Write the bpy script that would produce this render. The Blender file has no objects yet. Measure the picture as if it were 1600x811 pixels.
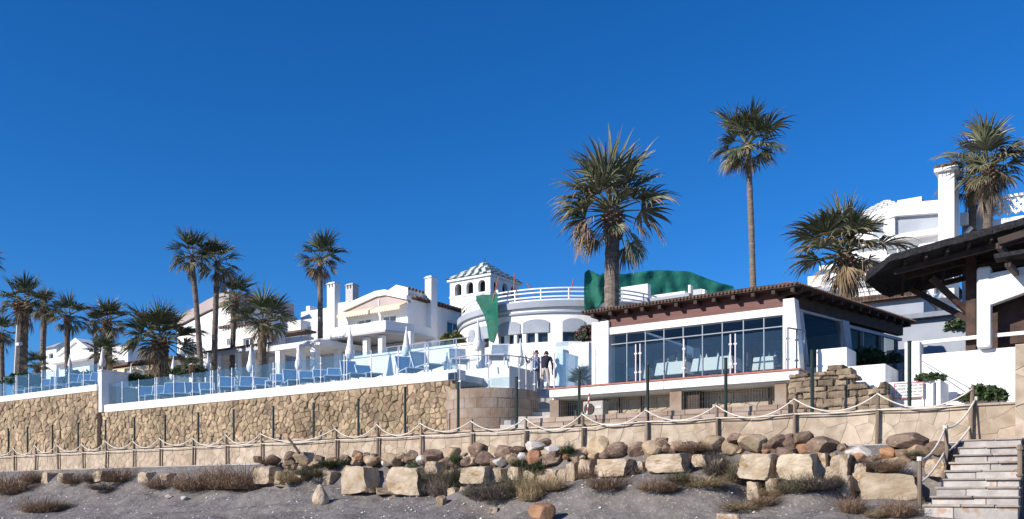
import bpy, bmesh, math, random
from mathutils import Vector, Matrix, noise

# ------------------------------------------------------------------ camera, sky, sun, exposure
scene = bpy.context.scene
col = scene.collection
rad = math.radians
YAW = rad(34.5)                      # world X runs along the sea front, world Y runs inland
c, k = math.cos(YAW), math.sin(YAW)
F, CX, HY, EZ = 1400.0, 800.0, 775.0, 1.7
cam_d = bpy.data.cameras.new('camera'); cam = bpy.data.objects.new('camera', cam_d); col.objects.link(cam)
cam.location = (0, 0, EZ); cam.rotation_euler = (rad(90), 0, YAW)
cam_d.sensor_width = 36; cam_d.lens = 36 * F / 1600; cam_d.shift_y = (HY - 405.5) / 1600
cam_d.clip_start = .1; cam_d.clip_end = 6000
scene.camera = cam
SUN_EL, SUN_DIR = rad(26), Vector((-.42, -.91, 0)).normalized()     # horizontal direction towards the sun
w = bpy.data.worlds.new('World'); scene.world = w; w.use_nodes = True
nt = w.node_tree; bg = nt.nodes['Background']
sky = nt.nodes.new('ShaderNodeTexSky'); sky.sky_type = 'NISHITA'; sky.sun_disc = False
sky.sun_elevation = SUN_EL; sky.sun_rotation = math.atan2(SUN_DIR.x, SUN_DIR.y)
sky.altitude = 0; sky.air_density = 1.0; sky.dust_density = 0.0; sky.ozone_density = 10.0
hsv = nt.nodes.new('ShaderNodeHueSaturation'); hsv.inputs['Saturation'].default_value = 1.13; hsv.inputs['Hue'].default_value = .504
nt.links.new(sky.outputs[0], hsv.inputs['Color']); nt.links.new(hsv.outputs[0], bg.inputs[0]); bg.inputs[1].default_value = .110
sun_d = bpy.data.lights.new('sun', 'SUN'); sun_d.energy = 4.6; sun_d.angle = rad(.53); sun_d.color = (1, .93, .83)
sun = bpy.data.objects.new('sun', sun_d); col.objects.link(sun)
sv = Vector((SUN_DIR.x * math.cos(SUN_EL), SUN_DIR.y * math.cos(SUN_EL), math.sin(SUN_EL)))
sun.rotation_euler = sv.to_track_quat('Z', 'Y').to_euler(); sun.location = sv * 60
vs = scene.view_settings; vs.view_transform = 'Standard'; vs.look = 'None'; vs.gamma = 1; vs.use_curve_mapping = False
vs.exposure = .40
scene.render.engine = 'CYCLES'
scene.cycles.use_denoising = True
scene.cycles.max_bounces = 8; scene.cycles.transparent_max_bounces = 16

# ------------------------------------------------------------------ measuring helpers
rnd = random.Random(11)
def dep(px, v): return v / (k * (px - CX) / F + c)
def S(px, v): return (c * (px - CX) / F - k) * dep(px, v)
def Z(px, py, v): return EZ + (HY - py) * dep(px, v) / F
def D(px, py, d):
    X = (px - CX) / F * d
    return Vector((c * X - k * d, k * X + c * d, EZ + (HY - py) * d / F))
def lerp(a, b, t): return a + (b - a) * t
def interp(tab, x):
    if x <= tab[0][0]: return tab[0][1]
    for (a, p), (b, q) in zip(tab, tab[1:]):
        if x <= b: return lerp(p, q, (x - a) / (b - a))
    return tab[-1][1]
ORD = 'first second third fourth fifth sixth seventh eighth ninth tenth eleventh twelfth thirteenth fourteenth fifteenth sixteenth seventeenth eighteenth nineteenth'.split()
def nth(i):
    if i < 19: return ORD[i]
    n = i + 1
    if n >= 100: return 'hundredth' if n == 100 else 'hundred and ' + nth(n - 101)
    tens = {2: 'twent', 3: 'thirt', 4: 'fort', 5: 'fift', 6: 'sixt', 7: 'sevent', 8: 'eight', 9: 'ninet'}[n // 10]
    return tens + 'ieth' if n % 10 == 0 else tens + 'y-' + ORD[n % 10 - 1]

# ------------------------------------------------------------------ materials
def mat(name, c1, c2=None, scale=3.0, rough=.75, bump=0.0, bscale=30.0, rand=0.0, metal=0.0, detail=4, spec=.4, translucent=0.0, stretch=(1, 1, 1), speck=None, bdist=.03, stain=None):
    m = bpy.data.materials.new(name); m.use_nodes = True
    n, l = m.node_tree.nodes, m.node_tree.links
    p = n['Principled BSDF']; p.inputs['Roughness'].default_value = rough; p.inputs['Metallic'].default_value = metal
    p.inputs['Specular IOR Level'].default_value = spec
    tc = n.new('ShaderNodeTexCoord'); mp = n.new('ShaderNodeMapping'); mp.inputs['Scale'].default_value = stretch
    l.new(tc.outputs['Object'], mp.inputs[0]); co = mp.outputs[0]
    if rand:
        oi = n.new('ShaderNodeObjectInfo'); add = n.new('ShaderNodeVectorMath'); add.operation = 'ADD'
        mul = n.new('ShaderNodeMath'); mul.operation = 'MULTIPLY'; mul.inputs[1].default_value = 37.0
        l.new(oi.outputs['Random'], mul.inputs[0]); l.new(co, add.inputs[0]); l.new(mul.outputs[0], add.inputs[1]); co = add.outputs[0]
    def noise_node(s, d=detail):
        t = n.new('ShaderNodeTexNoise'); t.inputs['Scale'].default_value = s; t.inputs['Detail'].default_value = d
        l.new(co, t.inputs['Vector']); return t
    base = None
    if c2 is not None:
        t = noise_node(scale); r = n.new('ShaderNodeValToRGB')
        r.color_ramp.elements[0].position = .36; r.color_ramp.elements[1].position = .64
        r.color_ramp.elements[0].color = (*c1, 1); r.color_ramp.elements[1].color = (*c2, 1)
        l.new(t.outputs['Fac'], r.inputs[0]); base = r.outputs[0]
    else:
        rg = n.new('ShaderNodeRGB'); rg.outputs[0].default_value = (*c1, 1); base = rg.outputs[0]
    if speck:
        t = noise_node(speck[1], 2); r = n.new('ShaderNodeValToRGB')
        r.color_ramp.elements[0].position = speck[2]; r.color_ramp.elements[1].position = speck[2] + .06
        r.color_ramp.elements[0].color = (0, 0, 0, 1); r.color_ramp.elements[1].color = (1, 1, 1, 1)
        mx = n.new('ShaderNodeMix'); mx.data_type = 'RGBA'; mx.inputs['B'].default_value = (*speck[0], 1)
        l.new(t.outputs['Fac'], r.inputs[0]); l.new(r.outputs[0], mx.inputs['Factor']); l.new(base, mx.inputs['A']); base = mx.outputs['Result']
    if stain:                                                          # broad weathering across the whole wall
        t = n.new('ShaderNodeTexNoise'); t.inputs['Scale'].default_value = stain[1]; t.inputs['Detail'].default_value = 5; l.new(mp.outputs[0], t.inputs['Vector'])
        r = n.new('ShaderNodeMapRange'); r.inputs['From Min'].default_value = .35; r.inputs['From Max'].default_value = .68; l.new(t.outputs['Fac'], r.inputs['Value'])
        mx = n.new('ShaderNodeMix'); mx.data_type = 'RGBA'; mx.blend_type = 'MULTIPLY'; mx.inputs['B'].default_value = (*stain[0], 1)
        l.new(r.outputs[0], mx.inputs['Factor']); l.new(base, mx.inputs['A']); base = mx.outputs['Result']
    if rand:
        ge = n.new('ShaderNodeNewGeometry'); ad = n.new('ShaderNodeMath'); ad.operation = 'ADD'
        fr = n.new('ShaderNodeMath'); fr.operation = 'FRACT'
        l.new(oi.outputs['Random'], ad.inputs[0]); l.new(ge.outputs['Random Per Island'], ad.inputs[1]); l.new(ad.outputs[0], fr.inputs[0])
        mr = n.new('ShaderNodeMapRange'); mr.inputs['To Min'].default_value = 1 - rand; mr.inputs['To Max'].default_value = 1 + rand
        l.new(fr.outputs[0], mr.inputs['Value'])
        hs = n.new('ShaderNodeHueSaturation'); l.new(mr.outputs[0], hs.inputs['Value']); l.new(base, hs.inputs['Color'])
        mr2 = n.new('ShaderNodeMapRange'); mr2.inputs['To Min'].default_value = .5 - .03 * rand; mr2.inputs['To Max'].default_value = .5 + .03 * rand
        f2 = n.new('ShaderNodeMath'); f2.operation = 'FRACT'; m7 = n.new('ShaderNodeMath'); m7.operation = 'MULTIPLY'; m7.inputs[1].default_value = 7.3
        l.new(fr.outputs[0], m7.inputs[0]); l.new(m7.outputs[0], f2.inputs[0]); l.new(f2.outputs[0], mr2.inputs['Value']); l.new(mr2.outputs[0], hs.inputs['Hue'])
        base = hs.outputs[0]
    l.new(base, p.inputs['Base Color'])
    if bump:
        t = noise_node(bscale, 6); b = n.new('ShaderNodeBump'); b.inputs['Strength'].default_value = bump; b.inputs['Distance'].default_value = bdist
        l.new(t.outputs['Fac'], b.inputs['Height']); l.new(b.outputs[0], p.inputs['Normal'])
    if translucent:
        tr = n.new('ShaderNodeBsdfTranslucent'); l.new(base, tr.inputs[0]); ms = n.new('ShaderNodeMixShader'); ms.inputs[0].default_value = translucent
        l.new(p.outputs[0], ms.inputs[1]); l.new(tr.outputs[0], ms.inputs[2]); l.new(ms.outputs[0], n['Material Output'].inputs[0])
    return m
def glass(name, tint, rough=.02, ior=1.5, haze=0.0, hcol=(.6, .75, .85)):
    m = bpy.data.materials.new(name); m.use_nodes = True; n, l = m.node_tree.nodes, m.node_tree.links
    n.remove(n['Principled BSDF'])
    tr = n.new('ShaderNodeBsdfTransparent'); tr.inputs[0].default_value = (*tint, 1)
    gl = n.new('ShaderNodeBsdfGlossy'); gl.inputs['Roughness'].default_value = rough
    fz = n.new('ShaderNodeFresnel'); ge = n.new('ShaderNodeNewGeometry'); mr = n.new('ShaderNodeMapRange')   # same reflectance on both faces of the sheet
    mr.inputs['To Min'].default_value = ior; mr.inputs['To Max'].default_value = 1 / ior; l.new(ge.outputs['Backfacing'], mr.inputs['Value']); l.new(mr.outputs[0], fz.inputs[0])
    ms = n.new('ShaderNodeMixShader'); l.new(fz.outputs[0], ms.inputs[0]); l.new(tr.outputs[0], ms.inputs[1]); l.new(gl.outputs[0], ms.inputs[2])
    out = ms.outputs[0]
    if haze:
        df = n.new('ShaderNodeBsdfDiffuse'); df.inputs[0].default_value = (*hcol, 1); m2 = n.new('ShaderNodeMixShader'); m2.inputs[0].default_value = haze
        l.new(out, m2.inputs[1]); l.new(df.outputs[0], m2.inputs[2]); out = m2.outputs[0]
    l.new(out, n['Material Output'].inputs[0]); return m

M = {}
M['sand'] = mat('grey_sand', (.124, .109, .102), (.196, .174, .160), scale=2.2, rough=.95, bump=.9, bscale=7, detail=10, speck=((.32, .295, .275), 16, .62), bdist=.06)
M['concrete'] = mat('pale_concrete', (.42, .38, .34), (.56, .52, .47), scale=2.5, rough=.9, bump=.3, bscale=14)
M['paving'] = mat('promenade_paving', (.34, .27, .21), (.46, .38, .31), scale=2, rough=.9, bump=.2, bscale=12)
M['cream'] = mat('cream_flagstone', (.37, .295, .215), (.52, .43, .335), scale=3.6, rough=.88, bump=.4, bscale=10, rand=.10, detail=7, stain=((.78, .74, .70), .5))
M['cream_joint'] = mat('cream_mortar', (.42, .35, .27), (.50, .425, .335), scale=5, rough=.95, bump=.3, bscale=25)
M['stone'] = mat('tan_rubble_stone', (.285, .208, .130), (.45, .345, .228), scale=5, rough=.92, bump=.8, bscale=14, rand=.34, detail=7, stain=((.66, .65, .64), .45))
M['mortar'] = mat('dark_mortar', (.27, .215, .155), (.37, .30, .22), scale=6, rough=.95, bump=.4, bscale=30)
M['dry_stone'] = mat('brown_dry_stone', (.165, .122, .082), (.29, .22, .15), scale=4, rough=.95, bump=.8, bscale=14, rand=.36)
M['bastion'] = mat('weathered_ochre_masonry', (.30, .20, .135), (.39, .32, .26), scale=1.8, rough=.9, bump=.5, bscale=10, rand=.05, detail=7, stain=((.66, .66, .68), .8))
M['plinth'] = mat('weathered_brown_masonry', (.27, .185, .135), (.38, .305, .25), scale=1.2, rough=.9, bump=.35, bscale=12, rand=.14, stretch=(1, 1, 3))
M['white'] = mat('white_render', (.78, .77, .75), (.84, .83, .82), scale=.8, rough=.85, bump=.12, bscale=20)
M['white_old'] = mat('aged_white_render', (.70, .69, .66), (.82, .81, .79), scale=.9, rough=.85, bump=.15, bscale=14, stretch=(1.6, 1.6, .4))
M['greyblue'] = mat('grey_blue_render', (.30, .33, .38), (.36, .39, .44), scale=1, rough=.85, bump=.1)  # own grey on the arches; on the apartment gable it stands for shade
M['pink'] = mat('pale_pink_render', (.40, .335, .32), (.46, .385, .37), scale=1, rough=.85, bump=.1)
M['grey_wall'] = mat('shaded_grey_render', (.45, .45, .46), (.52, .52, .52), scale=1, rough=.85)  # grey that puts porch shade into the colour
M['maroon'] = mat('maroon_timber', (.105, .036, .030), (.15, .056, .046), scale=3, rough=.6, bump=.2, bscale=20, stretch=(.3, 1, 4))
M['redtile'] = mat('red_tile_edge', (.30, .09, .06), (.40, .14, .10), scale=8, rough=.6)
M['dark_wood'] = mat('dark_brown_timber', (.028, .018, .014), (.055, .034, .026), scale=4, rough=.75, bump=.3, bscale=30)
M['shelter_wood'] = mat('dark_stained_timber', (.040, .020, .015), (.075, .038, .028), scale=4, rough=.7, bump=.3, bscale=25)
M['brown_wood'] = mat('brown_timber', (.10, .050, .030), (.17, .085, .05), scale=4, rough=.7, bump=.3, bscale=25)
M['thatch'] = mat('black_heather_thatch', (.012, .012, .016), (.035, .033, .036), scale=14, rough=.95, bump=.9, bscale=60)
M['roof_brown'] = mat('brown_roof_felt', (.055, .034, .026), (.10, .062, .046), scale=6, rough=.9, bump=.5, bscale=25)
M['rooftile'] = mat('clay_roof_tile', (.10, .065, .05), (.17, .11, .085), scale=5, rough=.85, bump=.4, rand=.25)
M['tile_green'] = mat('green_glazed_tile', (.045, .095, .090), (.07, .13, .12), scale=5, rough=.3)
M['tile_white'] = mat('white_glazed_tile', (.75, .75, .74), rough=.35)
M['steel'] = mat('brushed_steel', (.62, .63, .65), (.72, .72, .74), scale=9, rough=.35, metal=.7)
M['steel_pink'] = mat('painted_rail_post', (.70, .60, .60), (.78, .70, .70), scale=9, rough=.5)
M['alu_dark'] = mat('slate_grey_frame', (.16, .18, .22), (.20, .22, .26), scale=6, rough=.5)
M['alu_mid'] = mat('grey_window_frame', (.22, .25, .29), (.27, .30, .34), scale=6, rough=.5)
M['alu_light'] = mat('blue_grey_frame', (.34, .38, .46), (.40, .44, .52), scale=6, rough=.5)
M['green_post'] = mat('dark_green_metal', (.008, .022, .018), (.014, .032, .026), scale=12, rough=.55)
M['wire'] = mat('fence_wire', (.20, .22, .20), rough=.6)
M['wood_post'] = mat('weathered_wood_post', (.17, .125, .09), (.29, .22, .165), scale=5, rough=.9, bump=.5, bscale=30, rand=.2, stretch=(1, 1, .15))
M['rope'] = mat('pale_rope', (.66, .60, .52), (.78, .73, .66), scale=40, rough=.9, bump=.5, bscale=90)
M['sling'] = mat('blue_sling_fabric', (.075, .20, .42), (.10, .24, .47), scale=5, rough=.8, translucent=.25)
M['sling_grey'] = mat('grey_blue_sling_fabric', (.22, .30, .40), (.28, .36, .46), scale=5, rough=.8, translucent=.2)
M['plastic'] = mat('white_plastic', (.78, .78, .78), rough=.4)
M['canvas'] = mat('off_white_canvas', (.72, .70, .67), (.80, .79, .77), scale=4, rough=.9, bump=.25, bscale=18)
M['net'] = mat('green_debris_netting', (.008, .130, .085), (.016, .185, .125), scale=2.6, rough=.8, bump=.6, bscale=5, bdist=.08, translucent=.2)
M['frond'] = mat('palm_frond_green', (.115, .135, .072), (.215, .210, .130), scale=3, rough=.42, rand=.35, translucent=.18, spec=.5)
M['frond_dark'] = mat('palm_frond_dark_green', (.070, .090, .040), (.135, .145, .072), scale=3, rough=.42, rand=.3, translucent=.15, spec=.5)
M['frond_dead'] = mat('dead_palm_frond', (.22, .15, .085), (.36, .27, .165), scale=3, rough=.85, rand=.3, translucent=.15)
M['petiole'] = mat('palm_petiole', (.12, .13, .05), (.20, .17, .08), scale=6, rough=.6)
M['trunk'] = mat('palm_trunk_bark', (.115, .090, .070), (.215, .175, .145), scale=7, rough=.95, bump=.8, bscale=16, rand=.2, stretch=(.5, .5, 3))
M['boot'] = mat('palm_leaf_boots', (.17, .10, .06), (.30, .20, .13), scale=9, rough=.95, bump=.8, bscale=20)
M['rock'] = mat('grey_brown_boulder', (.135, .088, .062), (.245, .172, .124), scale=2.8, rough=.92, bump=.8, bscale=9, rand=.28, speck=((.34, .30, .25), 5, .66))
M['rock_tan'] = mat('tan_boulder', (.27, .19, .118), (.42, .32, .215), scale=2.2, rough=.92, bump=.6, bscale=9, rand=.2)
M['rock_red'] = mat('rust_boulder', (.24, .12, .06), (.36, .20, .115), scale=2.2, rough=.92, bump=.6, bscale=9, rand=.2)
M['block'] = mat('cream_quarry_block', (.36, .272, .182), (.53, .435, .33), scale=2.4, rough=.92, bump=.9, bscale=7, rand=.14, detail=7, speck=((.33, .22, .12), 2.2, .60), bdist=.05)
M['pale_rock'] = mat('pale_grey_rock', (.44, .40, .36), (.60, .55, .50), scale=2.4, rough=.92, bump=.6, bscale=8, rand=.15)
M['step'] = mat('pale_limestone_step', (.34, .31, .285), (.48, .445, .41), scale=3, rough=.9, bump=.5, bscale=11, rand=.14, speck=((.40, .28, .20), 3, .60))
M['tread'] = mat('pinkish_stone_tread', (.26, .215, .18), (.38, .33, .29), scale=3, rough=.9, bump=.5, bscale=11, rand=.2)
M['dry'] = mat('dry_brown_scrub', (.20, .125, .080), (.32, .22, .145), scale=8, rough=.95, rand=.4, translucent=.15)
M['tan_grass'] = mat('straw_grass', (.30, .22, .12), (.40, .31, .18), scale=8, rough=.95, rand=.35, translucent=.15)
M['olive'] = mat('olive_scrub', (.11, .105, .060), (.20, .175, .11), scale=8, rough=.95, rand=.4, translucent=.15)
M['dusk'] = mat('grey_purple_scrub', (.11, .085, .072), (.19, .15, .125), scale=8, rough=.95, rand=.4, translucent=.1)
M['leaf'] = mat('hedge_leaf', (.030, .060, .018), (.070, .100, .034), scale=5, rough=.6, rand=.4, translucent=.2)
M['leaf_y'] = mat('yellow_green_leaf', (.10, .12, .025), (.20, .19, .05), scale=5, rough=.6, rand=.4, translucent=.2)
M['leaf_grey'] = mat('grey_green_leaf', (.055, .075, .050), (.10, .115, .075), scale=5, rough=.6, rand=.35, translucent=.15)
M['flower'] = mat('red_flower', (.45, .05, .05), rough=.7)
M['terrace'] = mat('terrace_paving', (.45, .42, .39), (.55, .52, .48), scale=2, rough=.9, bump=.15)
M['earth'] = mat('garden_earth', (.12, .11, .06), (.20, .17, .10), scale=1, rough=.95, bump=.4)
M['hull'] = mat('shadowed_interior', (.05, .05, .055), rough=.9)  # shade of hollows put into the colour; also dark roof of the turret
M['inner'] = mat('restaurant_interior_wall', (.30, .30, .28), (.38, .38, .36), scale=2, rough=.8)
M['cloth'] = mat('white_table_linen', (.80, .80, .80), rough=.9)
M['awning'] = mat('cream_awning', (.72, .58, .40), (.80, .68, .50), scale=3, rough=.9)
M['orange'] = mat('orange_awning_stripe', (.62, .28, .10), rough=.9)
M['acgrey'] = mat('air_conditioner_casing', (.34, .32, .28), (.40, .38, .34), scale=6, rough=.5)
M['red'] = mat('red_paint', (.45, .05, .05), rough=.5)
M['ink'] = mat('dark_print', (.06, .07, .10), rough=.8)
M['window'] = mat('dark_window_glass', (.020, .028, .036), rough=.06, spec=.6)
M['window_pale'] = mat('curtained_window_glass', (.17, .19, .20), (.24, .26, .27), scale=2, rough=.12, spec=.6)  # paler pane tone than the dark windows
M['glass'] = glass('railing_glass', (.84, .91, .94), ior=1.45, haze=.05, hcol=(.26, .42, .58))
M['glass_clear'] = glass('clear_railing_glass', (.93, .965, .97), ior=1.4, haze=.015, hcol=(.5, .6, .66))
M['pane'] = glass('restaurant_glazing', (.87, .90, .90), ior=1.38)
M['pane_side'] = glass('side_window_glass', (.62, .68, .70), ior=1.14)
M['skin'] = mat('skin', (.50, .29, .20), rough=.6)
M['hair'] = mat('dark_hair', (.03, .02, .015), rough=.7)
M['navy'] = mat('navy_jacket', (.012, .016, .07), (.02, .028, .10), scale=7, rough=.85)
M['black_cloth'] = mat('dark_navy_jacket', (.012, .013, .030), (.02, .021, .04), scale=7, rough=.85)
M['shirt'] = mat('light_blue_shirt', (.34, .48, .70), rough=.85)
M['beige'] = mat('beige_trousers', (.56, .49, .40), (.62, .55, .46), scale=6, rough=.9)
M['dark_trousers'] = mat('charcoal_trousers', (.04, .04, .05), rough=.9)
M['shoe'] = mat('dark_shoe', (.03, .025, .02), rough=.6)
M['sea'] = mat('sea_water', (.02, .07, .12), rough=.12, bump=.3, bscale=.6)
M['wood_stump'] = mat('dark_driftwood', (.06, .04, .03), (.12, .08, .06), scale=5, rough=.95, bump=.7, bscale=18)

def see_through(m, f):                                                 # open weave: part of the light passes straight
    n, l = m.node_tree.nodes, m.node_tree.links; out = n['Material Output']; src = out.inputs[0].links[0].from_socket
    tr = n.new('ShaderNodeBsdfTransparent'); ms = n.new('ShaderNodeMixShader'); ms.inputs[0].default_value = f
    l.new(src, ms.inputs[1]); l.new(tr.outputs[0], ms.inputs[2]); l.new(ms.outputs[0], out.inputs[0])
see_through(M['net'], .16)

# ------------------------------------------------------------------ mesh helpers
W0 = {}
def tag(o, label=None, cat=None, group=None, kind=None):
    if label: o['label'] = label
    if cat: o['category'] = cat
    if group: o['group'] = group
    if kind: o['kind'] = kind
    return o
def thing(name, label, cat, loc=(0, 0, 0), group=None, rz=0):
    o = bpy.data.objects.new(name, None); col.objects.link(o); o.location = loc; o.rotation_euler = (0, 0, rz)
    o.empty_display_size = .2
    W0[o.name] = Vector(loc); return tag(o, label, cat, group)
class B:
    def __init__(s): s.v, s.f = [], []
    def add(s, vs_, fs): b = len(s.v); s.v += [Vector(p) for p in vs_]; s.f += [tuple(i + b for i in f) for f in fs]; return s
    def box(s, x0, x1, y0, y1, z0, z1):
        return s.add([(x0, y0, z0), (x1, y0, z0), (x1, y1, z0), (x0, y1, z0), (x0, y0, z1), (x1, y0, z1), (x1, y1, z1), (x0, y1, z1)],
                     [(0, 3, 2, 1), (4, 5, 6, 7), (0, 1, 5, 4), (1, 2, 6, 5), (2, 3, 7, 6), (3, 0, 4, 7)])
    def hexa(s, bot, top):               # four bottom and four top corners, counter-clockwise from above
        return s.add(list(bot) + list(top), [(0, 3, 2, 1), (4, 5, 6, 7), (0, 1, 5, 4), (1, 2, 6, 5), (2, 3, 7, 6), (3, 0, 4, 7)])
    def beam(s, a, b, wd, ht):           # rectangular bar from a to b
        a, b = Vector(a), Vector(b); d = (b - a).normalized(); up = Vector((0, 0, 1))
        if abs(d.z) > .98: up = Vector((0, 1, 0))
        x = d.cross(up).normalized() * wd / 2; u = x.cross(d).normalized() * ht / 2
        return s.add([a - x - u, a + x - u, a + x + u, a - x + u, b - x - u, b + x - u, b + x + u, b - x + u],
                     [(0, 1, 2, 3), (7, 6, 5, 4), (0, 4, 5, 1), (1, 5, 6, 2), (2, 6, 7, 3), (3, 7, 4, 0)])
    def prism_y(s, pts, y0, y1):         # polygon in (x, z), counter-clockwise seen from -y
        n = len(pts)
        return s.add([(x, y0, z) for x, z in pts] + [(x, y1, z) for x, z in pts],
                     [tuple(range(n)), tuple(range(2 * n - 1, n - 1, -1))] + [(i, i + n, (i + 1) % n + n, (i + 1) % n) for i in range(n)])
    def prism_z(s, pts, z0, z1):
        n = len(pts)
        return s.add([(x, y, z0) for x, y in pts] + [(x, y, z1) for x, y in pts],
                     [tuple(range(n - 1, -1, -1)), tuple(range(n, 2 * n))] + [(i, (i + 1) % n, (i + 1) % n + n, i + n) for i in range(n)])
    def tube(s, pts, r, n=6, cap=True):
        pts = [Vector(p) for p in pts]; rs = r if isinstance(r, (list, tuple)) else [r] * len(pts); b = len(s.v); ref = None
        for i, p in enumerate(pts):
            d = (pts[min(i + 1, len(pts) - 1)] - pts[max(i - 1, 0)]).normalized()
            if ref is None:
                ref = Vector((0, 0, 1)) if abs(d.z) < .9 else Vector((1, 0, 0))
            x = d.cross(ref).normalized(); y = d.cross(x).normalized()
            for j in range(n):
                a = 2 * math.pi * j / n; s.v.append(p + (x * math.cos(a) + y * math.sin(a)) * rs[i])
        for i in range(len(pts) - 1):
            for j in range(n):
                a0, a1 = b + i * n + j, b + i * n + (j + 1) % n
                s.f.append((a0, a1, a1 + n, a0 + n))
        if cap: s.f.append(tuple(b + j for j in range(n))[::-1]); s.f.append(tuple(b + (len(pts) - 1) * n + j for j in range(n)))
        return s
    def arc(s, cx, cy, r0, r1, a0, a1, z0, z1, n):   # solid curved wall
        b = len(s.v)
        for i in range(n + 1):
            a = lerp(a0, a1, i / n); ca, sa = math.cos(a), math.sin(a)
            for r, z in ((r0, z0), (r1, z0), (r1, z1), (r0, z1)): s.v.append(Vector((cx + r * ca, cy + r * sa, z)))
        for i in range(n):
            p = b + 4 * i
            for j in range(4): s.f.append((p + j, p + (j + 1) % 4, p + 4 + (j + 1) % 4, p + 4 + j))
        s.f.append((b, b + 3, b + 2, b + 1)); e = b + 4 * n; s.f.append((e, e + 1, e + 2, e + 3)); return s
    def mesh(s, name, m, o=Vector((0, 0, 0)), smooth=False):
        me = bpy.data.meshes.new(name); me.from_pydata([p - o for p in s.v], [], s.f); me.materials.append(M[m] if isinstance(m, str) else m)
        if smooth: me.polygons.foreach_set('use_smooth', [True] * len(me.polygons))
        me.update(); return me
    def ob(s, name, m, parent=None, smooth=False, bevel=0, rel=False):
        o = Vector((0, 0, 0)); root = parent
        while root is not None and root.parent: root = root.parent
        if root is not None and not rel: o = W0.get(root.name, o)
        me = s.mesh(name, m, o, smooth); ob = bpy.data.objects.new(name, me); col.objects.link(ob)
        if parent is not None: ob.parent = parent
        if bevel:
            bm = bmesh.new(); bm.from_mesh(me)
            bmesh.ops.recalc_face_normals(bm, faces=bm.faces)
            bm.to_mesh(me); bm.free()
            md = ob.modifiers.new('edge', 'BEVEL'); md.width = bevel; md.segments = 2; md.limit_method = 'ANGLE'
        else:
            bm = bmesh.new(); bm.from_mesh(me); bmesh.ops.recalc_face_normals(bm, faces=bm.faces); bm.to_mesh(me); bm.free()
        return ob
def place(name, me, parent=None, loc=(0, 0, 0), rot=(0, 0, 0), scale=(1, 1, 1)):
    o = bpy.data.objects.new(name, me); col.objects.link(o); o.parent = parent
    o.location = loc; o.rotation_euler = rot; o.scale = scale; return o
def copy_tree(o, parent=None):
    q = o.copy(); col.objects.link(q); q.parent = parent
    for ch in o.children: copy_tree(ch, q)
    return q
def walled(b, axis, a0, a1, z0, z1, d0, d1, holes):
    """wall panel with rectangular openings; axis 0 runs along x (depth along y), axis 1 along y (depth along x)"""
    As = sorted({a0, a1, *[h[0] for h in holes], *[h[1] for h in holes]})
    for p, q in zip(As, As[1:]):
        m_ = (p + q) / 2; hs = sorted([(h[2], h[3]) for h in holes if h[0] < m_ < h[1]]); z = z0
        for lo, hi in hs + [(z1, z1)]:
            if lo > z + 1e-4: (b.box(p, q, d0, d1, z, lo) if axis == 0 else b.box(d0, d1, p, q, z, lo))
            z = hi
    return b
def window(parent, axis, a0, a1, z0, z1, face, out=-1, mull=1, fm='white', pm='window', fw=.06):
    """frame part with a pane under it, set back in an opening; out is the sign of the outward direction"""
    b = B(); y0, y1 = face - out * .10, face - out * .16
    def bx(p, q, lo, hi): (b.box(p, q, min(y0, y1), max(y0, y1), lo, hi) if axis == 0 else b.box(min(y0, y1), max(y0, y1), p, q, lo, hi))
    bx(a0, a0 + fw, z0, z1); bx(a1 - fw, a1, z0, z1); bx(a0 + fw, a1 - fw, z0, z0 + fw); bx(a0 + fw, a1 - fw, z1 - fw, z1)
    for i in range(1, mull + 1):
        mm = lerp(a0, a1, i / (mull + 1)); bx(mm - fw * .4, mm + fw * .4, z0 + fw, z1 - fw)
    f = b.ob('window', fm, parent)
    b = B(); y = face - out * .135
    if axis == 0: b.box(a0 + .02, a1 - .02, y - .008, y + .008, z0 + .02, z1 - .02)
    else: b.box(y - .008, y + .008, a0 + .02, a1 - .02, z0 + .02, z1 - .02)
    b.ob('pane', pm, f); return f

def voronoi(w_, h_, cell, jit, rg, aniso=1.0, drop=.0):
    """irregular stone outlines filling a w x h rectangle"""
    cw, chh = cell * aniso, cell
    nx, ny = max(1, round(w_ / cw)), max(1, round(h_ / chh)); cw, chh = w_ / nx, h_ / ny
    seeds = {}
    for j in range(ny):
        for i in range(nx):
            off = .5 * (j % 2)
            seeds[i, j] = ((i + .5 + (off - .25) + rg.uniform(-jit, jit)) * cw, (j + .5 + rg.uniform(-jit, jit) * .8) * chh)
    for key in list(seeds):
        if rg.random() < drop: del seeds[key]
    out = []
    for (i, j), (sx, sy) in seeds.items():
        poly = [(0, 0), (w_, 0), (w_, h_), (0, h_)]
        for di in range(-3, 4):
            for dj in range(-2, 3):
                q = seeds.get((i + di, j + dj))
                if (di or dj) and q:
                    mx, my, nx_, ny_ = (sx + q[0]) / 2, (sy + q[1]) / 2, q[0] - sx, q[1] - sy
                    new = []
                    for a, b_ in zip(poly, poly[1:] + poly[:1]):
                        da, db = (a[0] - mx) * nx_ + (a[1] - my) * ny_, (b_[0] - mx) * nx_ + (b_[1] - my) * ny_
                        if da <= 0: new.append(a)
                        if (da < 0) != (db < 0) and abs(da - db) > 1e-9:
                            t = da / (da - db); new.append((lerp(a[0], b_[0], t), lerp(a[1], b_[1], t)))
                    poly = new
                    if len(poly) < 3: break
            if len(poly) < 3: break
        if len(poly) >= 3:
            # merge very short edges
            q = []
            for p in poly:
                if not q or (p[0] - q[-1][0]) ** 2 + (p[1] - q[-1][1]) ** 2 > (cell * .08) ** 2: q.append(p)
            if len(q) >= 3: out.append(((sx, sy), q))
    return out
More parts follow.
